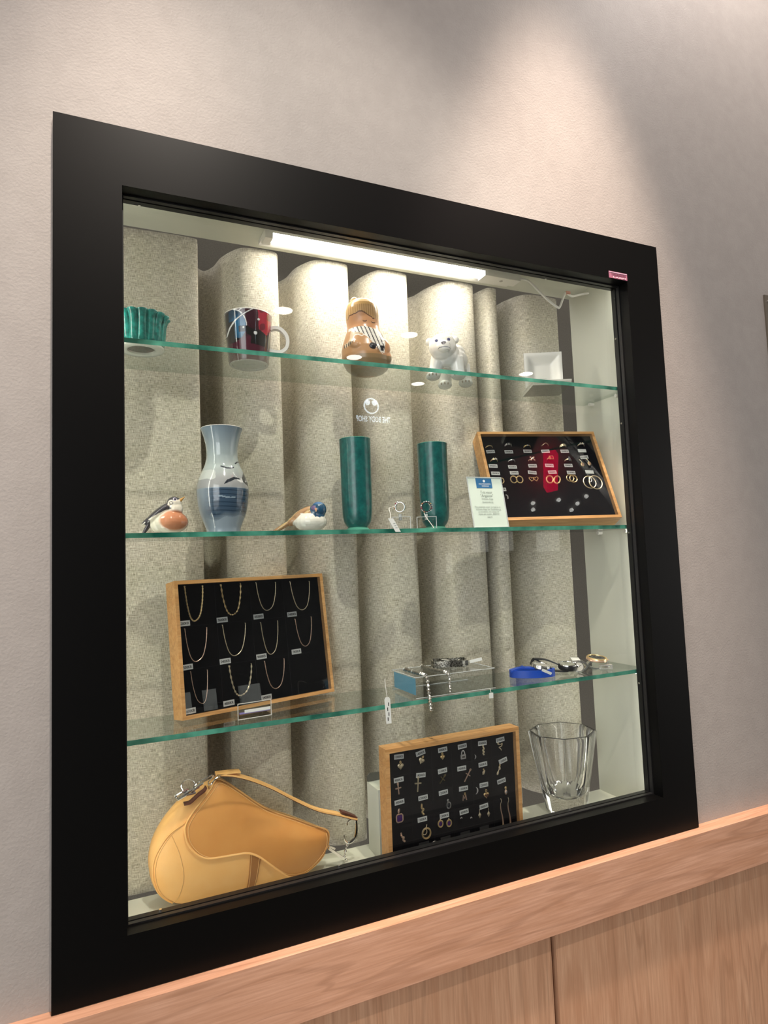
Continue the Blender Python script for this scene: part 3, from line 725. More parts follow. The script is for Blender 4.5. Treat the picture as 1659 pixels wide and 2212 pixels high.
# ring stands, rings and their tags
SOLIDA = mat('solid_acrylic', (1, 1, 1), 0, trans=1, ior=1.42)
def ringstand(x, y, lab):
    t = thing('ring_stand', lab, 'stand', (x, y, S2), -.40, 'clear acrylic ring stands')
    g = G(); g.rect_ring(-.019, .019, 0, .024, (.006, .006, .0065, .0035), -.009, .009); g.bevel(.0008, 1).obj('block', SOLIDA, t, smooth=False)
    g = G(); g.rect_ring(-.0191, .0191, -.0001, .0241, .0012, -.0094, -.0084); g.obj('edge', ACREDGE, t, smooth=False)
    g = G(); g.tube([(0, 0, .0175), (0, 0, .0295)], .0032, 12); g.obj('clip', ACREDGE, t)
    return t
ringstand(.581, .090, 'nearly clear acrylic block holding a ring between the green vases')
ringstand(.636, .089, 'clear acrylic block holding a jewelled ring before the right green vase')
def bigring(x, y, z, rz, mt, gem, lab):
    t = thing('ring', lab, 'ring', (x, y, z), rz)
    c = [(.0092 * math.cos(a), 0, .0092 * math.sin(a)) for a in np.linspace(0, 2 * PI, 48, endpoint=False)]
    G().band(c, (0, 1, 0), .0045 if gem == 'few' else .0062, .0014 if gem == 'few' else .0024, True).obj('band', mt, t)
    for i in range(14):
        a = 2 * PI * i / 14 + .2
        if gem == 'few' and not (1.6 < a < 3.6): continue
        gm = [CLEARGEM, mat('gem_glint', random.choice([lin('#d99a6c'), lin('#b8536b'), lin('#e9e4dc'), lin('#8fb2cc'), lin('#e2c27c')]), .05, .4)][i % 2]
        G().ell((.0105 * math.cos(a), -.0012, .0105 * math.sin(a)), (.0017, .0024, .0017), (0, -a, 0), 8, 6).obj('gem', gm, t)
    return t
bigring(.5805, .088, S2 + .0428, -.75, STEEL, 'few', 'thin silver ring with purple gems on the left clear stand')
bigring(.6362, .087, S2 + .0428, -.25, STEEL, 'all', 'silver ring set all round with stones on the right clear stand')
tg = thing('price_tag', 'white string tag hanging over the shelf edge from the left ring', 'tag', (.549, .0515, .644))
g = G(); g.prism([(-.0115, .0125), (-.001, .0125), (.0135, -.0125), (.003, -.0125)], -.0003, .0003); g.obj('card', PAPER, tg, smooth=False)
G().tube(smooth_path([(-.006, 0, .0125), (-.0045, .004, .022), (-.0025, .012, .032), (.020, .034, .037)], 5), .0008, 6).obj('string', WHITEP, tg)
for k in range(3): G().b(-.002, .002, -.0006, -.0003, -.001, -.0004).obj('printed_line', GREYINK, tg, smooth=False, loc=(.001 + k * .002, 0, .004 - k * .004))
tg = thing('price_tag', 'white string tag lying at the foot of the right clear ring stand', 'tag', (.6395, .068, S2))
G().b(-.007, .007, -.004, .004, .0003, .0009).obj('card', PAPER, tg, smooth=False)
G().tube(smooth_path([(.001, 0, .001), (-.004, .004, .011), (-.010, .010, .023), (-.0125, .012, .031)], 5), .0007, 6).obj('string', WHITEP, tg)

# card sign
cs = thing('card_sign', 'mint white card with blue logo block leaning before the ring tray', 'sign', (.786, .092, S2 + .0004))
cs.rotation_euler = (-.186, 0, .0)
cs_card = G().b(-.0415, .0415, -.0012, 0, 0, .1075).obj('card', mat('mint_card', lin('#d5e5db'), .4), cs, smooth=False)
G().rect_ring(-.0425, .0425, -.0004, .1085, .0022, -.0022, -.0014).obj('holder_rim', ACREDGE, cs, smooth=False)
G().b(-.021, .017, -.0018, -.0012, .0845, .1055).obj('logo_block', mat('blue_print', lin('#2d6da0'), .5), cs_card, smooth=False)
LT = mat('white_print', lin('#dfe9ee'), .6)
g = G(); g.lathe([(.0005, -.0003), (.0028, -.0003), (.0028, .0), (.0005, 0)], 20); o = g.obj('logo_mark', LT, cs_card); o.matrix_local = Matrix.Translation((-.0015, -.0021, .0995)) @ Matrix.Rotation(PI / 2, 4, 'X')
for t_, w_, x_, z_, m_ in (('PANTBANKEN', .028, -.001, .0930, LT), ('SVERIGE', .017, 0, .0885, LT), ('Tv\u00e5 vaser', .029, .0, .0755, GREYINK), ('"Argenta"', .031, .0, .0675, GREYINK), ('Wilhelm K\u00e5ge', .028, .0, .0605, GREYINK), ('Gustavsberg', .026, .0, .0540, GREYINK),
                      ('Tv\u00e5 smakfulla vaser, formgivna av', .062, -.002, .0435, GREYINK), ('Wilhelm K\u00e5ge f\u00f6r Gustavsbergs', .060, -.001, .0385, GREYINK), ('porslinsfabrik. Den minsta har', .050, -.001, .0335, GREYINK), ('nyans p\u00e5 insidan. 4500 Kr', .050, -.001, .0285, GREYINK), ('s\u00e5ld Kr', .013, 0, .0228, GREYINK)):
    link('printed_line', text_mesh(t_, .005, w_), m_, cs_card, (x_, -.0021, z_))

# ------------------------------------------------------------------ jewellery trays
def tray(name, lab, M, w, h, t, felt, rim, cols=(), rws=()):
    o = thing(name, lab, 'tray', mat=M, group='wooden jewellery trays')
    G().rect_ring(0, w, 0, h, rim, 0, t).bevel(.0008, 1).obj('wooden_frame', OAK, o, smooth=False)
    G().b(rim, w - rim, .010, .014, rim, h - rim).obj('felt_panel', felt, o, smooth=False)
    for x in cols: G().b(x - .0004, x + .0004, .0096, .0101, rim, h - rim).obj('groove', SEAM, o, smooth=False)
    for z in rws: G().b(rim, w - rim, .0096, .0101, z - .0004, z + .0004).obj('groove', SEAM, o, smooth=False)
    G().b(rim, w - rim, .0006, .0016, rim, h - rim).obj('cover_glass', COVER, o, smooth=False)
    G().b(rim, w - rim, t - .004, t - .001, rim, h - rim).obj('back_board', FELTK, o, smooth=False)
    return o
tray('ring_tray', 'wooden tray of gold rings and earrings tilted back on the middle shelf', M1, .2825, .2283, .0385, FELTN, .0065)
tray('necklace_tray', 'wooden tray of gold neck chains leaning on the lowest shelf', M2, .3007, .2301, .0401, FELTK, .0062, (.076, .1440, .2130), (.1520, .0800))
tray('pendant_tray', 'wooden tray of gold pendants standing on the case floor', M3, .2926, .2211, .0309, FELTN, .0078, (.0535, .0985, .1420, .1870, .2320), (.1680, .1280, .0860, .0480))
def at(M, a, b, rot=0, y=.0098): return M @ Matrix.Translation((a, y, b)) @ Matrix.Rotation(rot, 4, 'Y')
def label(M, a, b, txt, lab, grp, rot=0, w=.0195, h=.0086, ink=INK):
    t = thing('price_label', lab, 'label', mat=at(M, a, b, rot), group=grp)
    cd = G().b(-w / 2, w / 2, -.0006, 0, -h / 2, h / 2).obj('card', PAPER, t, smooth=False)
    if txt: link('price_text', text_mesh(txt, .005, w * .84, True, h * .52), ink, cd, (0, -.0008, 0))
# tray of rings
ra = np.linspace(0, PI, 20)
def arc_ring(g, r, out, tilt=0, wd=.0022, th=.0011, zoff=0): return g.band([(r * math.cos(a), -out * math.sin(a) ** .8 if 0 < a < PI else 0, 0) for a in ra], (0, tilt, 1), wd, th)
def tray_ring(a, b, kind, lab, mt=GOLD):
    t = thing('ring', lab, 'ring', mat=at(M1, a, b), group='rings in the tilted tray')
    wd = {'thin': .0018, 'wide': .0060, 'dome': .0046, 'signet': .004, 'vee': .0018, 'half': .002}.get(kind, .0022)
    g = G(); out = .0066
    pts = [(.0078 * math.cos(q), -out * math.sin(q), (.003 * math.sin(q) ** 6 if kind == 'vee' else .0012 * math.sin(q))) for q in ra]
    g.band(pts, (0, 0, 1), [wd * (.5 + .5 * math.sin(q)) if kind in ('dome', 'signet', 'wide') else wd for q in ra], .0010); g.obj('band', mt, t)
    if kind == 'stone':
        G().ell((0, -.0068, .0008), (.0022, .0012, .0018), None, 8, 6).obj('stone', CLEARGEM, t)
    elif kind == 'dome':
        for x in (-.0026, .0026): G().ell((x, -.0058, .001), (.0022, .0014, .002), None, 10, 8).obj('stone', mat('onyx', lin('#0c0c0e'), .05), t)
    elif kind == 'signet':
        G().box((0, -.0064, .001), (.0098, .0024, .0088)).bevel(.0006).obj('bezel', mt, t); G().box((.0006, -.0076, .001), (.0058, .0012, .0062)).bevel(.0004).obj('stone', GARNET, t)
    elif kind == 'flower':
        for i in range(8):
            q = 2 * PI * i / 8; G().ell((.0055 * math.cos(q), -.0062, .002 + .005 * math.sin(q)), (.0022, .0012, .0018), (0, -q, 0), 8, 6).obj('petal', ROSE if i % 2 else GARNET, t)
        G().ell((0, -.0072, .002), .0024, None, 12, 8).obj('pearl', PEARL, t)
    elif kind == 'crown':
        for i in range(5): G().ell(((i - 2) * .0023, -.0066, .0018 + .0012 * (i % 2)), (.0014, .0012, .0022), None, 8, 6).obj('stone', PALEGOLD if i % 2 else CLEARGEM, t)
    elif kind == 'oval':
        G().ell((.0016, -.0066, .002), (.0032, .0016, .0060), None, 14, 8).obj('stone', mat('grey_stone', lin('#6d7178'), .1, coat=.5), t)
for (a, b), kind, lab, mt in zip([(0.0235, .1909), (.0695, .1955), (.1138, .1915), (.1581, .1955), (.2006, .1917), (.2457, .1945)], ('thin', 'dome', 'stone', 'vee', 'wide', 'crown'),
        ('thin gold ring at the upper left corner of the ring tray', 'ring with two dark stones, second in the top row', 'slim gold ring with one small stone, third in the top row', 'pointed wishbone gold ring above the red signet ring', 'broad patterned gold band, fifth in the top row', 'stone topped ring at the upper right corner of the ring tray'), (GOLD, WHITEGOLD, GOLD, PALEGOLD, PALEGOLD, PALEGOLD)): tray_ring(a, b, kind, lab, mt)
for (a, b), kind, lab, mt in zip([(.0278, .1545), (.0682, .1525), (.1164, .1545), (.1614, .1575), (.2027, .1530)], ('crown', 'half', 'flower', 'signet', 'oval'),
        ('gold cluster ring at the left of the second row', 'plain silver half band, second in the second row', 'flower shaped ring with a pearl centre', 'square gold signet ring with a dark red stone', 'ring with tall oval grey stone in the second row'), (GOLD, WHITEGOLD, ROSE, GOLD, PALEGOLD)): tray_ring(a, b, kind, lab, mt)
place = ('first', 'second', 'third', 'fourth', 'fifth', 'sixth')
for i, ((a, b), tx) in enumerate(zip([(.0248, .1803), (.0676, .1793), (.1124, .1804), (.1553, .18), (.2018, .1796), (.2449, .1808)], ('2900KR', '5900KR', '1800KR', '3900KR', '2500KR', ''))):
    label(M1, a, b, tx, f'white price label under the {place[i]} ring of the top row', 'price labels in the ring tray', .03 * ((i % 3) - 1))
for i, ((a, b), tx) in enumerate(zip([(.0232, .1417), (.0674, .1387), (.1151, .141), (.155, .1414), (.2004, .1408)], ('3900KR', '4300KR', '9800KR', '5600KR', '2500KR'))):
    label(M1, a, b, tx, f'white price label under the {place[i]} ring of the second row', 'price labels in the ring tray', .06 if i in (0, 3) else .02)
label(M1, .2453, .1628, '1200KR', 'white price label above the two pear shaped earrings', 'price labels in the ring tray', -.08)
what = ('the loop behind the card', 'the pair of twisted hoops', 'the two open hearts', 'the pair of broad hoops', 'the double hoops', 'the large hoops')
for i, ((a, b), tx) in enumerate(zip([(.0247, .1223), (.0679, .1231), (.1101, .1233), (.1576, .1235), (.202, .1219), (.2467, .1227)], ('1500KR', '2300KR', '900KR', '3800KR', '2100KR', ''))):
    label(M1, a, b, tx, f'white price label above {what[i]}', 'price labels in the ring tray', (.05, .02, .12, -.03, .06, .05)[i])
label(M1, .0300, .0809, '800KR', 'white price label peeping out beside the mint card', 'price labels in the ring tray', 0, .02)
def hoop(M, a, b, rx, rz, r, lab, mt=GOLD, tw=0, ry=0, grp='hoop earrings in the tilted tray', y=.0085):
    n = 40; pts = [(rx * math.cos(q), -.0012 * math.sin(q * 1.0), rz * math.sin(q)) for q in np.linspace(0, 2 * PI, n, endpoint=False)]
    rr = [r * (1 + tw * math.sin(i * 2.2)) for i in range(n)]
    o = G().tube(pts, rr, 8, True).obj('hoop_earring', mt); o.matrix_world = at(M, a, b, ry, y); return tag(o, lab, 'earring', grp)
hoop(M1, .0345, .1028, .005, .0062, .0011, 'gold loop earring half hidden by the mint card')
hoop(M1, .0626, .1052, .0072, .0080, .0013, 'left of the two twisted gold hoops', GOLD, .35); hoop(M1, .0751, .1035, .0072, .0080, .0013, 'right of the two twisted gold hoops', GOLD, .35, 0, y=.0062)
hoop(M1, .1462, .1037, .0075, .0085, .0018, 'left of the two broad gold hoops', GOLD, 0, .3); hoop(M1, .1619, .101, .0065, .0092, .0018, 'right of the two broad gold hoops', GOLD, 0, .5, y=.0062)
hoop(M1, .1951, .1066, .0085, .0080, .0012, 'left of the overlapping double gold hoops'); hoop(M1, .2012, .1037, .0085, .0085, .0012, 'right of the overlapping double gold hoops', y=.0066)
hoop(M1, .2385, .0950, .0145, .0150, .0011, 'left of the two largest gold hoops', PALEGOLD); hoop(M1, .2515, .0930, .0150, .0165, .0012, 'right of the two largest gold hoops', PALEGOLD, y=.0068)
hoop(M1, .2395, .1000, .0028, .006, .0006, 'tiny silver loop inside the largest gold hoops', WHITEGOLD, y=.0045)
def heart_pts(s, n=30):
    out = []
    for i in range(n):
        t = 2 * PI * i / n; out.append((s * 16 * math.sin(t) ** 3 / 17, s * (13 * math.cos(t) - 5 * math.cos(2 * t) - 2 * math.cos(3 * t) - math.cos(4 * t)) / 17))
    return out
def open_heart(M, a, b, s, lab, mt, ry=0, grp=None, y=.0085):
    o = G().tube([(x, 0, z) for x, z in heart_pts(s)], .0008, 8, True).obj('heart_earring', mt); o.matrix_world = at(M, a, b, ry, y); return tag(o, lab, 'earring', grp)
open_heart(M1, .1042, .1059, .0062, 'left of the two open heart earrings', GOLD, .2, 'heart earrings in the tilted tray'); open_heart(M1, .1131, .1051, .0062, 'right of the two open heart earrings', GOLD, -.15, 'heart earrings in the tilted tray', .0066)
for (a, b), lab in (((.2347, .1425), 'left of the two pear shaped gold earrings'), ((.2522, .1447), 'right of the two pear shaped gold earrings')):
    t = thing('drop_earring', lab, 'earring', mat=at(M1, a, b, 0, .0085), group='pear shaped earrings')
    G().ell((0, 0, 0), (.0042, .0018, .0052)).obj('setting', GOLD, t); G().ell((0, -.0012, -.0006), (.0028, .0014, .0034)).obj('stone', mat('champagne_gem', lin('#b98b70'), .08, coat=.6), t)
    G().tube([(0, 0, .005), (-.002, -.001, .009), (-.005, -.001, .013)], .0006, 6).obj('hook', PALEGOLD, t)
o = G().tube(smooth_path([(-.0015, 0, .005), (.0012, -.001, .002), (.0015, -.001, -.002), (.0012, 0, -.005)], 5), .0012, 8).obj('stud_earring', WHITEGOLD); o.matrix_world = at(M1, .0375, .0617, 0, .0085); tag(o, 'small curved silver earring below the mint card corner', 'earring')

# tray of chains
ch = [(.0210, .2215), (.0347, .1601), (.0537, .2205), (.0878, .2206), (.1054, .1648), (.1265, .2212), (.1578, .2210), (.1758, .1672), (.1989, .2195), (.2306, .2190), (.2518, .1622), (.2744, .2172), (.0165, .1491), (.0328, .0915), (.0560, .1476), (.0852, .1491), (.1039, .0927), (.1296, .1486), (.1603, .1468), (.1758, .0864), (.1961, .1467), (.2338, .1465), (.2513, .0926), (.2705, .1477), (.0219, .0768), (.0395, .0210), (.0516, .0755), (.0919, .0768), (.1089, .0228), (.1350, .0751), (.1614, .0762), (.1798, .0240), (.2022, .0755)]
look = [('curb', GOLD, 'thick yellow gold curb chain at the upper left'), ('figaro', GOLD, 'gold chain of long twisted links, second in the top row'), ('fine', PALEGOLD, 'fine pale gold chain, third in the top row'), ('fine', PALEGOLD, 'fine gold chain at the upper right corner'),
        ('fine', ROSE, 'slim rose gold chain at the left of the middle row'), ('fine', PALEGOLD, 'wide hanging gold chain, second in the middle row'), ('fine', PALEGOLD, 'narrow gold chain, third in the middle row'), ('fine', ROSE, 'short reddish gold chain at the right of the middle row'),
        ('thin', ROSE, 'thinnest chain, with pointed end, at the lower left'), ('figaro', PALEGOLD, 'chunky two tone link chain in the bottom row'), ('fine', ROSE, 'dotted rose chain at the right of the bottom row')]
for i, (kind, mt, lab) in enumerate(look):
    (xa, za), (xb, zb), (xc, zc) = ch[3 * i:3 * i + 3]; hz = (za + zc) / 2; pts = []
    n = {'curb': 70, 'figaro': 50, 'fine': 60, 'thin': 60}[kind]
    ctrl = smooth_path([(xa, 0, za), (xa + (xb - xa) * .14, 0, za + (zb - za) * .45), (xa + (xb - xa) * .47, 0, za + (zb - za) * .86), (xb, 0, zb), (xc + (xb - xc) * .47, 0, zc + (zb - zc) * .86), (xc + (xb - xc) * .14, 0, zc + (zb - zc) * .45), (xc, 0, zc)], 12)
    rad = {'curb': .0013, 'figaro': .0012, 'fine': .00075, 'thin': .0006}[kind]
    rr = [rad * (1 + (.35 if kind == 'curb' else .5 if kind == 'figaro' else .25) * math.sin(q * (2.4 if kind != 'figaro' else 1.4))) for q in range(len(ctrl))]
    ctrl[0].y = ctrl[-1].y = .003
    o = G().tube([(p_.x - xb, p_.y, p_.z - zb) for p_ in ctrl], rr, 8).obj('neck_chain', mt); o.matrix_world = at(M2, xb, zb, 0, .0086); tag(o, lab, 'necklace', 'neck chains on black felt')
lt = [(.0157, .1575), (.0859, .1575), (.1575, .1573), (.2286, .1555), (.0147, .0842), (.0857, .0853), (.1566, .0847), (.2305, .0849), (.0161, .0124), (.0866, .0137), (.1598, .0117)]
lx = ['5200KR', '7600KR', '4500KR', '5400KR', '1500KR', '5400KR', '9000KR', '7400KR', '3600KR', '4800KR', '3400KR']
for i, ((a, b), tx) in enumerate(zip(lt, lx)):
    row = ('top', 'middle', 'bottom')[i // 4]; q = place[i % 4]
    label(M2, max(a, .0165), b, tx, f'white {tx} label under the {q} chain of the {row} row', 'price labels in the necklace tray', -.02, .0205, .0092)

# tray of pendants
ll = [(.0309, .2019), (.0757, .2015), (.123, .2002), (.1663, .1999), (.212, .1988), (.2539, .1991), (.0289, .1608), (.0746, .1614), (.1208, .1614), (.1631, .1588), (.211, .1585), (.2581, .1581), (.0288, .1212), (.0775, .1199), (.1209, .1214), (.1651, .1209), (.2113, .1194), (.2524, .1197), (.0744, .0815), (.1211, .0791), (.1643, .0776), (.2092, .0793)]
lx = ['1200KR', '1400KR', '900KR', '2500KR', '500KR', '2100KR', '900KR', '1800KR', '1100KR', '1400KR', '500KR', '1100KR', '4900KR', '1200KR', '1200KR', '1100KR', '2200KR', '800KR', '1200KR', '1300KR', '350KR', '1800KR']
lo = ['solid heart at the upper left', 'leaf shaped heart', 'small heart', 'silver padlock', 'twisted figure pendant', 'bow shaped pendant', 'rose gold cross', 'tallest gold cross', 'dull tilted cross', 'rose cross lying askew', 'tiny bird charm', 'pair of little dangling charms', 'purple stone pendant', 'bent gold pendant', 'silver oval pendant', 'letter M pendant', 'heart with dark centre', 'small drop pendant', 'gold hoop with loop', 'two purple earrings', 'two tiny studs', 'two diamond shaped drops']
rt = [.05, -.2, -.05, -.06, .03, -.08, -.03, .08, -.06, .0, -.04, -.22, -.05, -.04, -.05, .02, .0, -.14, -.02, -.02, -.06, -.08]
for (a, b), tx, w_, r_ in zip(ll, lx, lo, rt):
    label(M3, a, b, tx, f'white {tx} label above the {w_}', 'price labels in the pendant tray', r_ - .0)
def pend(a, b, lab, cat='pendant', rot=0, name=None, y=.0082): return thing(name or 'pendant', lab, cat, mat=at(M3, a, b, rot, y), group='pendants and earrings in the standing tray')
def bail(t, z, mt, s=.0022, x=0): G().tube([(x + s * .6 * math.cos(q), 0, z + s * math.sin(q)) for q in np.linspace(0, 2 * PI, 16, endpoint=False)], .0006, 6, True).obj('bail', mt, t)
def solid_heart(t, s, mt):
    g = G(); g.loft([[(x * k, -yy, z * k) for x, z in heart_pts(s)] for k, yy in ((1, 0), (.97, .0009), (.7, .0019), (.3, .0024))]); g.obj('heart', mt, t, ang=80)
t = pend(.0329, .1848, 'large solid gold heart pendant at the upper left of its tray'); solid_heart(t, .0068, PALEGOLD); bail(t, .0072, GOLD)
t = pend(.0762, .1877, 'gold heart pendant tilted like a leaf', rot=.5); solid_heart(t, .0066, PALEGOLD); bail(t, .0070, GOLD)
t = pend(.1213, .1868, 'small yellow gold heart pendant, third in the top row'); solid_heart(t, .0052, GOLD); bail(t, .0060, GOLD)
t = pend(.1666, .1834, 'silver padlock pendant with shackle'); G().box((0, 0, -.003), (.011, .0024, .008)).bevel(.001).obj('lock_body', WHITEGOLD, t); G().tube([(.0036 * math.cos(q), 0, .001 + .0075 * math.sin(q)) for q in np.linspace(0, PI, 14)], .0011, 8).obj('shackle', WHITEGOLD, t); G().box((0, -.0013, -.003), (.006, .0006, .003)).obj('inset', mat('grey_pave', lin('#6e6a66'), .3, .6), t)
for a, b, s, lab in ((.1935, .1762, .7, 'small crescent moon pendant in the top row'), (.1937, .1125, 1.1, 'larger bright crescent beside the 2200KR label')):
    g = G(); g.tube(smooth_path([(-.0012 * s, 0, .006 * s), (.0012 * s, 0, .003 * s), (.0020 * s, 0, 0), (.0010 * s, 0, -.004 * s), (-.002 * s, 0, -.0065 * s)], 4), [.0002 + .0011 * s * math.sin(PI * i / 16) for i in range(17)], 8); o = g.obj('crescent_pendant', WHITEGOLD); o.matrix_world = at(M3, a, b, 0, .0085); tag(o, lab, 'pendant', 'pendants and earrings in the standing tray')
def squig(a, b, pts, r, mt, lab, extra=None, rot=0):
    t = pend(a, b, lab, rot=rot); G().tube(smooth_path([(x, 0, z) for x, z in pts], 5), r, 8).obj('body', mt, t); bail(t, pts[0][1] + .002, mt, .0018, pts[0][0]); return t
squig(.2124, .1841, [(0, .007), (.0018, .004), (-.0012, .001), (.0018, -.002), (-.0008, -.0045), (.0012, -.0075)], .0015, PALEGOLD, 'twisted human shaped gold pendant in the top row')
squig(.2525, .1862, [(-.0050, .005), (.002, .0045), (.0045, .006), (.003, .001), (-.003, -.001), (.0005, -.004), (.002, -.0075)], .0009, PALEGOLD, 'bow of looped gold wire at the upper right')
def cross(a, b, w, h, th, mt, lab, rot=0):
    t = pend(a, b, lab, 'pendant', rot); G().box((0, 0, 0), (th, .0016, h)).bevel(.0003, 1).obj('upright', mt, t); G().box((0, -.0001, h * .16), (w, .0017, th)).bevel(.0003, 1).obj('crossbar', mt, t); bail(t, h / 2 + .0020, mt); return t
cross(.027, .1440, .0115, .0165, .0019, ROSE, 'short rose gold cross at the left of the second row', -.08); cross(.067, .1445, .0135, .0230, .0022, PALEGOLD, 'tallest gold cross, second in the second row', .10)
cross(.1183, .1455, .0120, .0150, .0020, mat('dull_gold', (.45, .36, .16), .3, 1), 'dull gold cross turned like an X', .75); cross(.1736, .1425, .0110, .0225, .0016, ROSE, 'slender rose gold cross lying askew', .62)
t = pend(.2114, .1437, 'tiny gold bird charm in the second row'); g = G(); g.ell((0, 0, 0), (.0030, .0015, .0022)); g.ell((.0022, 0, .0024), .0014); g.ell((-.001, 0, -.003), (.0026, .0012, .0012)); link('body', blob(g, .0005, 2), PALEGOLD, t); bail(t, .0052, GOLD, .0015)
t = pend(.2459, .1407, 'pair of little dangling gold charms in the second row'); g = G(); g.ell((.0028, 0, .005), (.0022, .0014, .0038), (0, -.3, 0)); g.ell((-.0020, 0, -.004), (.0022, .0014, .0042), (0, .4, 0)); g.tube([(.002, 0, .004), (-.001, 0, -.002)], .0010, 6); link('charm', blob(g, .0005, 1), PALEGOLD, t); bail(t, .0100, GOLD, .0018, .0035)
t = pend(.0271, .0935, 'pendant with large purple emerald-cut stone'); pg = [(-.0045, -.0072), (.0045, -.0072), (.0068, -.0045), (.0068, .0045), (.0045, .0072), (-.0045, .0072), (-.0068, .0045), (-.0068, -.0045)]
g = G(); g.loft([[(x * k, -yy, z * k) for x, z in pg] for k, yy in ((.76, 0), (.76, .0016), (.45, .0022))]); g.obj('stone', PURPLE, t, smooth=False)
for (x0, z0), (x1, z1) in zip(pg, pg[1:] + pg[:1]): G().tube([(x0 * .95, -.0008, z0 * .95), (x1 * .95, -.0008, z1 * .95)], .0012, 6).obj('setting_bar', ROSE, t)
G().ell((-.0008, 0, .0125), (.0022, .0010, .0046), (0, .2, 0), 12, 8).obj('bail', ROSE, t)
squig(.075, .0980, [(-.0015, .008), (-.0018, .004), (.002, .002), (-.001, -.003), (.0022, -.0078)], .0017, GOLD, 'bent yellow gold pendant shaped like a wave')
t = pend(.1304, .0985, 'silver oval pendant with dark centre'); G().tube([(.0042 * math.cos(q), 0, -.002 + .0056 * math.sin(q)) for q in np.linspace(0, 2 * PI, 24, endpoint=False)], .0014, 8, True).obj('halo', SILVER, t); G().ell((0, -.0002, -.002), (.0024, .0014, .0034)).obj('stone', mat('dark_gem', lin('#20222b'), .05), t); G().ell((-.0010, 0, .0072), (.0022, .001, .0026), (0, .4, 0)).obj('bail', SILVER, t)
t = pend(.1661, .1040, 'gold letter M pendant'); G().band([(-.0040, 0, -.005), (-.0026, 0, .005), (0, 0, -.0015), (.0026, 0, .005), (.0040, 0, -.005)], (0, 1, 0), .0016, .0015).obj('letter', ROSE, t, smooth=False); bail(t, .0068, GOLD, .0022, .001)
t = pend(.2149, .1001, 'gold heart pendant with dark brown centre'); solid_heart(t, .0066, GOLD); g = G(); g.loft([[(x * k, -yy, z * k - .0004) for x, z in heart_pts(.0042)] for k, yy in ((1, .002), (.9, .0030), (.3, .0032))]); g.obj('inlay', mat('brown_enamel', lin('#5a3526'), .15), t); bail(t, .0078, GOLD, .0028)
t = pend(.2608, .1003, 'small gold drop pendant with oval foot'); G().ell((0, 0, .005), (.0026, .0012, .0030)).obj('upper_drop', GOLD, t); G().ell((0, 0, -.003), (.0030, .0018, .0050)).obj('lower_drop', ROSE, t); G().ell((0, -.0014, -.003), (.0014, .0008, .0024)).obj('stone', CLEARGEM, t)
t = pend(.0812, .0565, 'round gold hoop pendant with smaller loop across it'); G().tube([(.0085 * math.cos(q), 0, -.001 + .0092 * math.sin(q)) for q in np.linspace(0, 2 * PI, 32, endpoint=False)], .0016, 8, True).obj('ring', GOLD, t); G().tube([(-.0045 + .0046 * math.cos(q), -.0016, .0030 + .0052 * math.sin(q)) for q in np.linspace(0, 2 * PI, 24, endpoint=False)], .0007, 6, True).obj('small_ring', PALEGOLD, t); G().tube([(-.0015, -.001, .0085), (0, -.001, .0120), (.0008, -.001, .0150)], .0008, 6).obj('pin', PALEGOLD, t)
for a, b, lab in ((.1115, .0665, 'left of the two gold earrings with purple stones'), (.1298, .0640, 'right of the two gold earrings with purple stones')):
    t = pend(a, b, lab, 'earring', 0, 'earring'); G().tube([(.0048 * math.cos(q), 0, .0058 * math.sin(q)) for q in np.linspace(0, 2 * PI, 24, endpoint=False)], .0014, 8, True).obj('setting', GOLD, t); G().ell((0, -.0002, -.0004), (.0034, .0016, .0042)).obj('stone', PURPLE, t); G().ell((0, 0, .007), (.0012, .0010, .0022)).obj('hook', PALEGOLD, t)
for a, b, lab in ((.1575, .0672, 'left of the two tiny stud earrings'), (.1793, .0634, 'right of the two tiny stud earrings')):
    o = G().tube([(.0016 * math.cos(q), 0, .0016 * math.sin(q)) for q in np.linspace(-.4, 3.6, 14)], .0006, 6).obj('stud_earring', WHITEGOLD); o.matrix_world = at(M3, a, b, 0, .0088); tag(o, lab, 'earring', 'pendants and earrings in the standing tray')
for a, b, lab in ((.1981, .0655, 'left of the two diamond shaped drop earrings'), (.2183, .0640, 'right of the two diamond shaped drop earrings')):
    t = pend(a, b, lab, 'earring', 0, 'earring'); g = G(); g.loft([[(x * k, -yy, z * k) for x, z in ((0, -.0064), (.0034, 0), (0, .0060), (-.0034, 0))] for k, yy in ((1, 0), (.9, .0008), (.3, .0018))]); g.obj('diamond', PALEGOLD, t, smooth=False); G().tube([(0, 0, .006), (0, 0, .0105)], .0005, 6).obj('hook', PALEGOLD, t)
for a, b, lab, dx in ((.2479, .0604, 'left of the two long gold drop earrings', .0), (.2652, .0589, 'right of the two long gold drop earrings', .0)):
    t = pend(a, b, lab, 'earring', 0, 'earring'); G().tube(smooth_path([(0, 0, .027), (.0006, -.001, .022), (-.0006, 0, .017), (-.0010, 0, .012)], 4), .0006, 6).obj('hook', PALEGOLD, t); G().tube(smooth_path([(-.0010, 0, .012), (-.0006, 0, .004), (.0016, 0, -.006), (.0028, 0, -.017), (.0030, 0, -.022)], 4), [.0009 + .0008 * i / 16 for i in range(17)], 8).obj('bar', ROSE, t); G().ell((.0030, -.0002, -.023), (.0020, .0014, .0026)).obj('drop', GOLD, t)
squig(.0324, .0560, [(-.003, .007), (-.001, .003), (.002, .002), (.0005, -.002), (.004, -.0055)], .0018, ROSE, 'rose gold bit at the lower left of the pendant tray', rot=0)
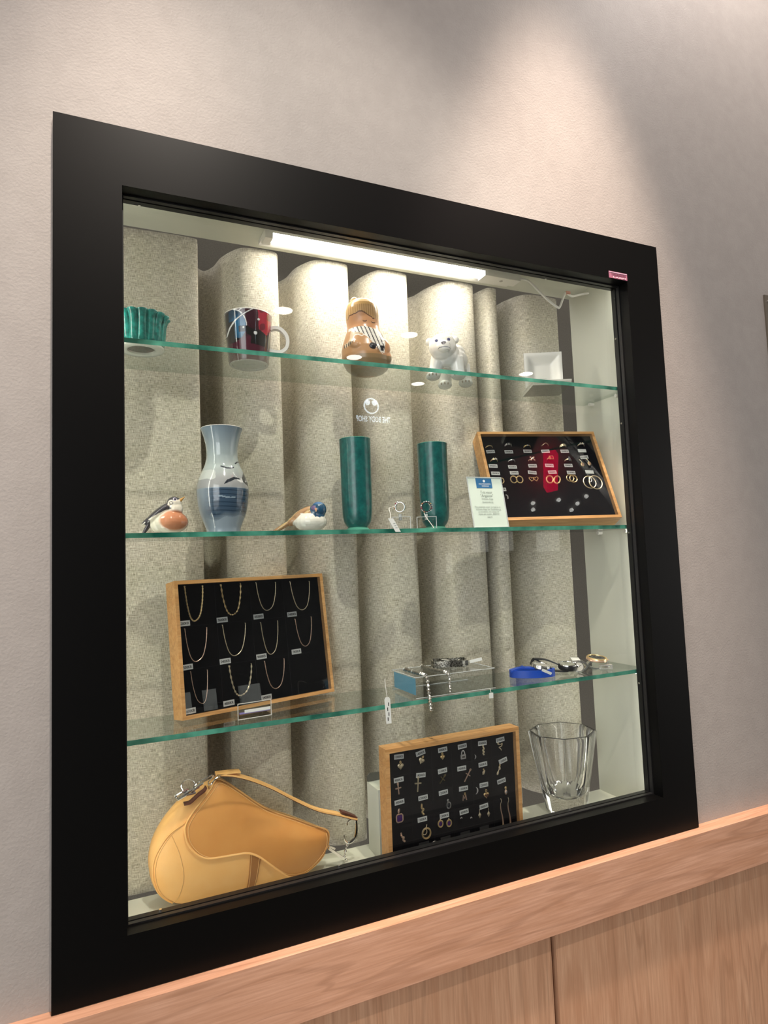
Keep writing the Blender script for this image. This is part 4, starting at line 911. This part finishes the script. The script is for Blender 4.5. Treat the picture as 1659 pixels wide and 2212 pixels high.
o = G().tube(smooth_path([(-.005, 0, .001), (0, 0, .0025), (.005, 0, .0), (0, 0, -.0025), (-.004, 0, -.0015)], 4), .0008, 6).obj('clasp', SILVER); o.matrix_world = at(M3, .0982, .0349, 0, .0088); tag(o, 'small dark silver clasp at the bottom of the pendant tray', 'clasp')
BLANK = mat('dark_grey_card', lin('#3a3b3d'), .7)
for i, (a, b) in enumerate([(.076, .036), (.1219, .0362), (.1649, .0364), (.2081, .0378)]):
    o = G().b(-.0105, .0105, -.0006, 0, -.0045, .0045).obj('blank_label', BLANK, smooth=False); o.matrix_world = at(M3, a, b, -.02); tag(o, f'dark blank label, {place[i]} from left along the pendant tray bottom', 'label', 'dark blank labels')
wb = thing('white_box', 'white cardboard box hidden behind the pendant tray at its left', 'box', (.588, .178, NZ0))
G().b(-.048, .20, -.028, .028, 0, .128).bevel(.001, 1).obj('body', mat('white_card', lin('#d5d8cc'), .6), wb, smooth=False)
g = G(); g.prism([(-.048, .129), (.20, .129), (.20, .1295), (-.043, .144), (-.048, .139)], .024, .028); g.obj('flap', mat('dark_flap', lin('#57564f'), .7), wb, smooth=False)

# ------------------------------------------------------------------ lowest shelf
ah = thing('acrylic_holder', 'clear acrylic easel foot in front of the necklace tray', 'holder', (.2965, .096, S3), .10)
g = G(); g.b(-.029, .029, -.003, 0, 0, .026); g.obj('front_lip', ACRYL, ah, smooth=False)
g = G(); g.b(-.027, .027, 0, .028, .0001, .003); g.obj('base', ACRYL, ah, smooth=False)
G().rect_ring(-.0292, .0292, -.0002, .0264, .0010, -.0038, -.0030).obj('edge', WHITEP, ah, smooth=False)
G().b(-.0265, .0265, -.0044, -.0036, .0085, .0115).obj('violet_strip', mat('violet_tint', lin('#8d83c0'), .3), ah, smooth=False)
G().b(-.018, .027, -.0050, -.0044, .0100, .0150).obj('price_strip', PAPER, ah, smooth=False)
BX0, BX1, BY0, BY1, BZ = .585, .757, .0625, .165, .3645
ab = thing('acrylic_block', 'clear acrylic riser box under the silver bracelets', 'riser', ((BX0 + BX1) / 2, .11, S3))
hx = (BX1 - BX0) / 2
g = G().b(-hx, hx, BY0 - .11, BY1 - .11, .0002, BZ - S3); g.obj('box', ACRYL, ab, smooth=False)
for y in (BY0 - .11, BY1 - .11):
    G().tube([(-hx, y, BZ - S3), (hx, y, BZ - S3)], .0007, 6).obj('edge', ACREDGE, ab); G().tube([(-hx, y, .0010), (hx, y, .0010)], .0007, 6).obj('edge', ACREDGE, ab)
for x in (-hx, hx): G().tube([(x, BY0 - .11, BZ - S3), (x, BY1 - .11, BZ - S3)], .0007, 6).obj('edge', ACREDGE, ab)
G().b(-hx + .002, -hx + .0028, BY0 - .105, BY1 - .115, .006, BZ - S3 - .003).obj('blue_reflection_panel', mat('blue_reflection_panel', lin('#5fa6c4'), .3), ab, smooth=False)  # blue panel stands in for the reflection on the riser's left face
DARKS = noise_color(mat('woven_silver', rough=.3, metal=1), (.10, .095, .08), (.62, .60, .54), ns=380, lo=.42, hi=.58)
def link_chain(name, pts, r, lab, mt, grp):
    q = smooth_path(pts, 12); o = G().tube(q, [r * (1 + .42 * math.sin(i * 1.9)) for i in range(len(q))], 8).obj(name, mt); return tag(o, lab, 'bracelet', grp)
link_chain('bracelet', [(.604, .148, BZ + .0022), (.605, .110, BZ + .0022), (.606, .072, BZ + .0022), (.607, .0600, BZ - .001), (.607, .0545, .340), (.607, .0505, .322), (.608, .0500, .304)], .0029, 'silver link bracelet draped longest over the clear riser', SILVER, 'draped silver bracelets')
link_chain('bracelet', [(.648, .160, BZ + .0022), (.650, .115, BZ + .0022), (.652, .072, BZ + .0022), (.653, .0600, BZ - .001), (.653, .0570, .350), (.653, .0570, .336), (.653, .057, .330)], .0026, 'silver link bracelet draped to the right of the longest one', SILVER, 'draped silver bracelets')
wb_ = thing('woven_bracelet', 'broad woven silver bracelet lying on the clear riser', 'bracelet', (.694, .130, BZ + .0008), -.35)
rng = np.linspace(0, 2 * PI, 80, endpoint=False)
G().band([(.034 * math.cos(a), .020 * math.sin(a), .0072 + .0012 * math.sin(a * 3)) for a in rng], (0, 0, 1), [.0125 + .0012 * math.sin(i * 1.7) for i in range(80)], .0035, True).obj('woven_band', DARKS, wb_)
G().box((.033, -.006, .006), (.010, .004, .010)).bevel(.001).obj('clasp', STEEL, wb_)
G().tube(smooth_path([(-.012, .010, .012), (-.002, -.012, .0135), (.012, -.018, .011), (.020, -.006, .013)], 5), .0011, 8).obj('tag_cord', WHITEP, wb_)
G().box((.055, .000, .009), (.026, .0008, .006), Euler((0, -.15, .1)).to_matrix()).obj('price_card', PAPER, wb_, smooth=False)
tg = thing('price_tag', 'long white tag hanging below the lowest shelf left of the riser', 'tag', (.522, .0500, .318))
g = G(); g.prism([(-.0055, .018), (-.0030, .022), (.0030, .022), (.0055, .018), (.0065, -.024), (-.0035, -.024)], -.0003, .0003); g.obj('card', PAPER, tg, smooth=False)
G().tube(smooth_path([(0, 0, .020), (-.0012, .001, .034), (-.0015, .004, .050), (.002, .010, .052), (.006, .020, .047)], 6), .0006, 6).obj('string', WHITEP, tg)
for k in range(4): G().b(-.0007, .0007, -.0006, -.0003, -.003, .003).obj('printed_mark', INK, tg, smooth=False, loc=(.002 if k % 2 else 0, 0, -.016 + k * .0085))

# watches
def strap(t, pts, side, w, th, mt, name='strap'): return G().band(smooth_path(pts, 6), side, w, th).bevel(.0006, 1).obj(name, mt, t)
def head(t, c, r, th, rot, case_m, bez_m, dial_m, strapw=.018):
    M = Matrix.Translation(c) @ Euler(rot).to_matrix().to_4x4()
    def put(o): o.matrix_local = M; return o
    put(G().lathe([(.0005, -th / 2), (r * .9, -th / 2), (r, -th / 4), (r, th / 4), (r * .94, th / 2), (.0005, th / 2)], 40).obj('case', case_m, t))
    put(G().lathe([(r * .80, th / 2), (r * .98, th / 2 - .0004), (r * .95, th / 2 + .0016), (r * .82, th / 2 + .0018)], 40, closed=True).obj('bezel', bez_m, t))
    put(G().lathe([(.0005, th / 2 + .0002), (r * .8, th / 2 + .0002), (r * .8, th / 2 + .0006), (.0005, th / 2 + .0006)], 32).obj('dial', dial_m, t))
    for a, l in ((.5, .6), (2.2, .45)): put(G().tube([(0, 0, th / 2 + .0011), (r * l * math.cos(a), r * l * math.sin(a), th / 2 + .0011)], .0004, 6).obj('hand', CHROME, t))
    put(G().tube([(r, 0, 0), (r + .003, 0, 0)], .0016, 8).obj('crown', case_m, t))
DIALB = mat('black_dial', lin('#1b1c20'), .2); DIALW = mat('silver_dial', lin('#b9bab2'), .3, .3)
w1 = thing('wristwatch', 'watch on bright blue strap with round silver case', 'watch', (.886, .118, S3 + .0002), -.45, 'watches on the lowest shelf')
loop = [(.045 * math.cos(a), .021 * math.sin(a), .0080) for a in np.linspace(0, 2 * PI, 48, endpoint=False)]
G().band(loop, (0, 0, 1), .0150, .0050, True).bevel(.0008, 1).obj('strap', BLUEP, w1)
strap(w1, [(-.046, -.004, .0125), (-.030, -.004, .0185), (-.010, -.004, .0190), (.006, -.004, .0180)], (0, 1, 0), .017, .003, BLUEP, 'strap_end'); G().box((-.020, -.004, .0205), (.005, .021, .003)).bevel(.0006, 1).obj('keeper', BLUEP, w1)
head(w1, (.018, -.003, .0205), .0195, .007, (.10, .16, 0), CHROME, CHROME, DIALW)
G().box((.026, -.022, .0125), (.022, .0008, .0055), Euler((.3, .45, .2)).to_matrix()).obj('price_card', PAPER, w1, smooth=False)
w2 = thing('wristwatch', 'black watch with black strap arched up behind the blue one', 'watch', (.955, .122, S3 + .0002), -.45, 'watches on the lowest shelf')
strap(w2, [(.022, 0, .0030), (.008, 0, .0030), (-.012, .008, .0055), (-.030, .014, .020), (-.046, .016, .0275), (-.052, .016, .016)], (0, 1, 0), .014, .0028, BLACKP)
strap(w2, [(.012, 0, .012), (-.004, .005, .020), (-.022, .012, .0265), (-.046, .016, .0285)], (0, 1, 0), .014, .0026, BLACKP); head(w2, (.020, -.008, .0135), .0195, .011, (.14, .06, 0), BLACKP, CHROME, mat('grey_dial', lin('#8e9489'), .15))
w3 = thing('wristwatch', 'steel bracelet watch with white card under its clasp', 'watch', (1.004, .118, S3 + .0002), -.5, 'watches on the lowest shelf')
G().band([(.020 * math.cos(a), .002, .011 + .0105 * math.sin(a)) for a in np.linspace(0, 2 * PI, 40, endpoint=False)], (0, 1, 0), .030, .003, True).obj('bracelet', SILVER, w3); G().box((-.001, .004, .0238), (.018, .022, .0016), Euler((.12, .05, 0)).to_matrix()).obj('white_card', PAPER, w3, smooth=False); head(w3, (.0, -.018, .010), .012, .006, (1.1, 0, 0), CHROME, CHROME, DIALW)
w4 = thing('wristwatch', 'gold rimmed watch with black dial at the right end', 'watch', (1.058, .112, S3 + .0002), -.5, 'watches on the lowest shelf')
G().band([(.022 * math.cos(a), 0, .0090 + .0085 * math.sin(a)) for a in np.linspace(0, 2 * PI, 40, endpoint=False)], (0, 1, 0), .017, .003, True).obj('bracelet', SILVER, w4); head(w4, (-.002, -.002, .0205), .0225, .006, (.12, .10, 0), ROSE, GOLD, DIALB); G().rect_ring(.000, .026, .001, .0105, .0022, -.022, -.012).obj('buckle', WHITEGOLD, w4, smooth=False)
for a in np.linspace(0, 2 * PI, 12, endpoint=False): G().box((-.002 + .0145 * math.cos(a), -.002 + .0145 * math.sin(a), .0246 - .0145 * .1 * math.cos(a) * 1 + .0145 * .12 * math.sin(a)), (.0028, .0010, .0006), Euler((.12, .10, a)).to_matrix()).obj('hour_mark', CHROME, w4, smooth=False)
tg = thing('price_tag', 'small folded white tag hanging at the shelf edge under the riser', 'tag', (.7385, .0505, .3165)); G().b(-.0045, .0045, -.0004, .0004, -.005, .005).obj('card', PAPER, tg, smooth=False); G().tube([(0, 0, .005), (0, .002, .012), (.004, .012, .0105)], .0005, 6).obj('string', WHITEP, tg)

# ------------------------------------------------------------------ case floor: saddle bag, crystal vase
BY = .165
body = [(.2326, .2112), (.2124, .2039), (.1826, .1877), (.1655, .1726), (.1498, .1538), (.1378, .1321), (.1318, .1071), (.132, .0856), (.1371, .063), (.1463, .0465), (.1591, .0332), (.1769, .0245), (.2045, .0200), (.2542, .0190), (.3058, .0190), (.3541, .0195), (.3877, .0240), (.4137, .0350), (.4316, .0500), (.4396, .0689), (.4373, .0868), (.4132, .1023), (.377, .1227), (.3362, .1437), (.3097, .1629), (.2837, .1857), (.2581, .2068), (.2441, .2143)]
flap = [(.2429, .2145), (.2581, .2068), (.2837, .1857), (.3097, .1629), (.3362, .1437), (.377, .1227), (.4133, .1029), (.4395, .0896), (.4424, .0737), (.4372, .0574), (.42, .0426), (.3996, .03), (.38, .0305), (.3607, .0362), (.3447, .0488), (.3235, .0689), (.3053, .0856), (.287, .0953), (.2663, .0977), (.2433, .0988), (.2208, .1011), (.2036, .111), (.1904, .1285), (.1865, .1464), (.1896, .1593), (.2021, .1755), (.2172, .1901), (.2325, .2049)]
seam1 = [(.1883, .1596), (.1652, .1458), (.1507, .1294), (.1411, .1122), (.137, .094), (.138, .0747), (.1429, .0569), (.1522, .0427), (.1674, .0307)]
seam2 = [(.1664, .1419), (.1745, .122), (.1803, .1013), (.1831, .0788), (.1805, .06), (.1747, .0421), (.1674, .0319)]
tab = [(.2917, .1000), (.309, .0880), (.3031, .0492), (.2991, .0249), (.297, .0213), (.284, .0213), (.2861, .0279), (.2888, .0575)]
bag = thing('saddle_bag', 'tan leather saddle-shaped handbag with silver hardware on the case floor', 'handbag', (.29, BY, NZ0))
off = Vector((.29, BY, NZ0))
OUT = [(v.x, v.y) for v in smooth_path([(x, z, 0) for x, z in body], 5, True)]
CX, CZ = .265, .105; ang_ = np.array([math.atan2(z - CZ, x - CX) for x, z in OUT]); rad_ = np.array([math.hypot(z - CZ, x - CX) for x, z in OUT]); od = np.argsort(ang_); ang_ = ang_[od]; rad_ = rad_[od]
def bulge(x, z):
    r = math.hypot(x - CX, z - CZ) / float(np.interp(math.atan2(z - CZ, x - CX), ang_, rad_, period=2 * PI))
    return .036 * math.sqrt(max(0, 1 - min(1, r) ** 3.2)) * (1 - .35 * max(0, (z - .10) / .11))
def front(x, z, o=0): return Vector((x, BY - bulge(x, z) - o, z)) - off
g = G(); rings = []
for k in (0.02, .2, .4, .6, .75, .86, .93, .975, 1.0): rings.append([Vector((CX + (x - CX) * k, BY - bulge(CX + (x - CX) * k, CZ + (z - CZ) * k), CZ + (z - CZ) * k)) - off for x, z in OUT])
for k in (1.0, .97, .9, .75, .5, .2, .02): rings.append([Vector((CX + (x - CX) * k, BY + .012 + .7 * bulge(CX + (x - CX) * k, CZ + (z - CZ) * k), CZ + (z - CZ) * k)) - off for x, z in OUT])
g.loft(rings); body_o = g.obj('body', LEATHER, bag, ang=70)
FL = [(v.x, v.y) for v in smooth_path([(x, z, 0) for x, z in flap], 5, True)]; FX, FZ = .300, .125
g = G(); rings = []
for k in (.03, .25, .5, .7, .85, .95, 1.0): rings.append([front(FX + (x - FX) * k, FZ + (z - FZ) * k, .0042) for x, z in FL])
rings.append([front(x, z, .001) for x, z in FL])
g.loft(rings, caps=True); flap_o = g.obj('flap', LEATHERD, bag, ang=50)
G().tube([front(x, z, .0042) for x, z in FL], .0016, 8, True).obj('flap_piping', LEATHER, flap_o)
G().tube([front(FX + (x - FX) * .955, FZ + (z - FZ) * .945, .0046) for x, z in FL], .0005, 6, True).obj('stitching', STITCH, flap_o)
def on_body(P, o): return [front(v.x, v.y, o) for v in smooth_path([(x, z, 0) for x, z in P], 6)]
G().tube(on_body(seam1, .0003), .0017, 8).obj('side_piping', LEATHER, body_o); G().tube(on_body([(x + .004, z) for x, z in seam1], .0004), .0005, 6).obj('stitching', STITCH, body_o); G().tube(on_body(seam2, .0002), .0005, 6).obj('stitching', STITCH, body_o)
g = G(); A = []; n = 14
le, ri = [(.2917, .1000), (.2888, .0575), (.2861, .0279), (.284, .0205)], [(.309, .0900), (.3031, .0492), (.2991, .0249), (.297, .0205)]
Ls = smooth_path([(x, z, 0) for x, z in le], 5); Rs = smooth_path([(x, z, 0) for x, z in ri], 5)
g.loft([[front(a.x, a.y, .0005), front(b_.x, b_.y, .0005), front(b_.x, b_.y, .003), front(a.x, a.y, .003)] for a, b_ in zip(Ls, Rs)]); g.obj('closure_tab', mat('brown_tab_leather', lin('#a8713a'), .5), bag)  # closure tab in browner leather than the body
for P in (le, ri): G().tube([front(v.x + (.0018 if P is le else -.0018), v.y, .0032) for v in smooth_path([(x, z, 0) for x, z in P], 5)], .0004, 6).obj('stitching', STITCH, bag)
def P3(x, z, y=BY - .008): return Vector((x, y, z)) - off
sp = smooth_path([P3(x, z) for x, z in ((.2405, .2245), (.2558, .2222), (.2765, .2165), (.3027, .2050), (.3373, .1855), (.378, .1578), (.42, .1322), (.4604, .1162), (.484, .1062), (.4953, .1018))], 5)
G().band(sp, (0, 1, 0), .018, .003).obj('strap', LEATHER, bag); G().band([v - Vector((0, 0, .0018)) for v in sp], (0, 1, 0), .0182, .0010).obj('strap_edge', LEDGE, bag)
G().band(smooth_path([P3(.2405, .2255), P3(.256, .2250), P3(.274, .2240), P3(.282, .2225)], 5), (0, 1, 0), .018, .0026).obj('strap_loop', LEATHER, bag); G().band(smooth_path([P3(.466, .1195), P3(.480, .1130), P3(.4955, .1040)], 5), (0, 1, 0), .0165, .0026).obj('strap_loop', LEDGE, bag)
G().tube(smooth_path([P3(.2385, .2195, BY - .017), P3(.2465, .2235, BY - .017), P3(.2465, .2235, BY + .001), P3(.2300, .2105, BY + .001), P3(.2300, .2105, BY - .017)], 5, True), .0012, 8, True).obj('strap_ring', CHROME, bag)
G().tube(smooth_path([P3(.2040, .2130, BY - .016), P3(.2120, .2195, BY - .018), P3(.2240, .2235, BY - .016), P3(.2330, .2250, BY - .012), P3(.2370, .2215, BY - .010)], 6), .0014, 8).obj('hook', CHROME, bag)
c = P3(.1930, .2185, BY - .022); G().tube([c + Vector((.0105 * math.cos(q), 0, .0095 * math.sin(q))) for q in np.linspace(0, 2 * PI, 32, endpoint=False)], .0008, 6, True).obj('key_ring', CHROME, bag)
for k, (x, z, l, a) in enumerate(((.1830, .2075, .022, .35), (.1985, .2085, .026, .25), (.2080, .2120, .022, .5), (.1900, .2020, .030, .12))):
    G().tube([P3(x - l / 2 * math.cos(a), z - l / 2 * math.sin(a), BY - .020 - .003 * k), P3(x, z + .002, BY - .024), P3(x + l / 2 * math.cos(a), z + l / 2 * math.sin(a), BY - .020)], .0022, 8).obj('charm_bar', CHROME, bag)
G().tube(smooth_path([P3(.1755, .2075, BY - .02), P3(.1735, .2030, BY - .022), P3(.1770, .1995, BY - .022), P3(.184, .1990, BY - .022)], 5), .0016, 8).obj('charm_hook', CHROME, bag)
G().band(smooth_path([P3(.1860, .1890, BY - .02), P3(.1960, .1905, BY - .022), P3(.2080, .2000, BY - .024), P3(.2190, .2065, BY - .024), P3(.2220, .2110, BY - .022)], 5), (0, 1, 0), .013, .0024).obj('side_tab', LEDGE, bag)
G().tube(smooth_path([P3(.4955, .1000), P3(.4965, .0920), P3(.4960, .0800), P3(.4935, .0690), P3(.4870, .0620), P3(.4790, .0600), P3(.4725, .0660), P3(.4705, .0760)], 5), [.0016 + .0013 * math.sin(PI * i / 35) ** 2 for i in range(36)], 8).obj('stirrup_ring', CHROME, bag)
G().tube(smooth_path([P3(.4955, .1010), P3(.488, .1015), P3(.4800, .0985), P3(.4775, .0920)], 5), .0010, 8).obj('ring_end', CHROME, bag)
for x, z, r in ((.4765, .0565, .0026), (.4745, .0515, .0018), (.4728, .0465, .0030), (.4712, .0412, .0018), (.4704, .0370, .0026)): G().ell(P3(x, z), r, None, 12, 8).obj('bead', CHROME, bag)
G().box((P3(.4405, .0590) + P3(.4690, .0340)) / 2, (.037, .004, .0040), Euler((0, .70, 0)).to_matrix()).bevel(.0008, 1).obj('charm_letter', CHROME, bag); G().box(P3(.4470, .0585), (.013, .0035, .0030), Euler((0, .55, 0)).to_matrix()).bevel(.0006, 1).obj('charm_letter', CHROME, bag)
G().tube([P3(.4738 + .0026 * math.cos(q), .0300 + .0026 * math.sin(q)) for q in np.linspace(0, 2 * PI, 16, endpoint=False)], .0010, 6, True).obj('end_ring', CHROME, bag)

# crystal vase
CRY = mat('crystal', (1, 1, 1), .0, trans=.975, ior=1.5)
cv = thing('crystal_vase', 'clear cut crystal vase with flared faceted sides on the case floor', 'vase', (.991, .163, NZ0), .2)
def lobe(r, z, k): return [(r * (1 - k * abs(math.sin(4 * a)) ** .8) * math.cos(a), .93 * r * (1 - k * abs(math.sin(4 * a)) ** .8) * math.sin(a), z) for a in np.linspace(0, 2 * PI, 96, endpoint=False)]
g = G(); g.loft([lobe(.001, .0005, 0), lobe(.036, 0, .03), lobe(.0425, .0015, .05), lobe(.0455, .006, .06), lobe(.0555, .055, .075), lobe(.0655, .105, .085), lobe(.0745, .150, .09), lobe(.0768, .160, .09), lobe(.0762, .1625, .09), lobe(.0740, .1636, .085), lobe(.0700, .1632, .07), lobe(.0685, .160, .06), lobe(.0600, .115, .03), lobe(.0490, .068, .01), lobe(.038, .044, 0), lobe(.026, .036, 0), lobe(.010, .0335, 0), lobe(.001, .0333, 0)]); g.obj('body', CRY, cv, ang=32); cv.scale = (1, 1, 1.06)
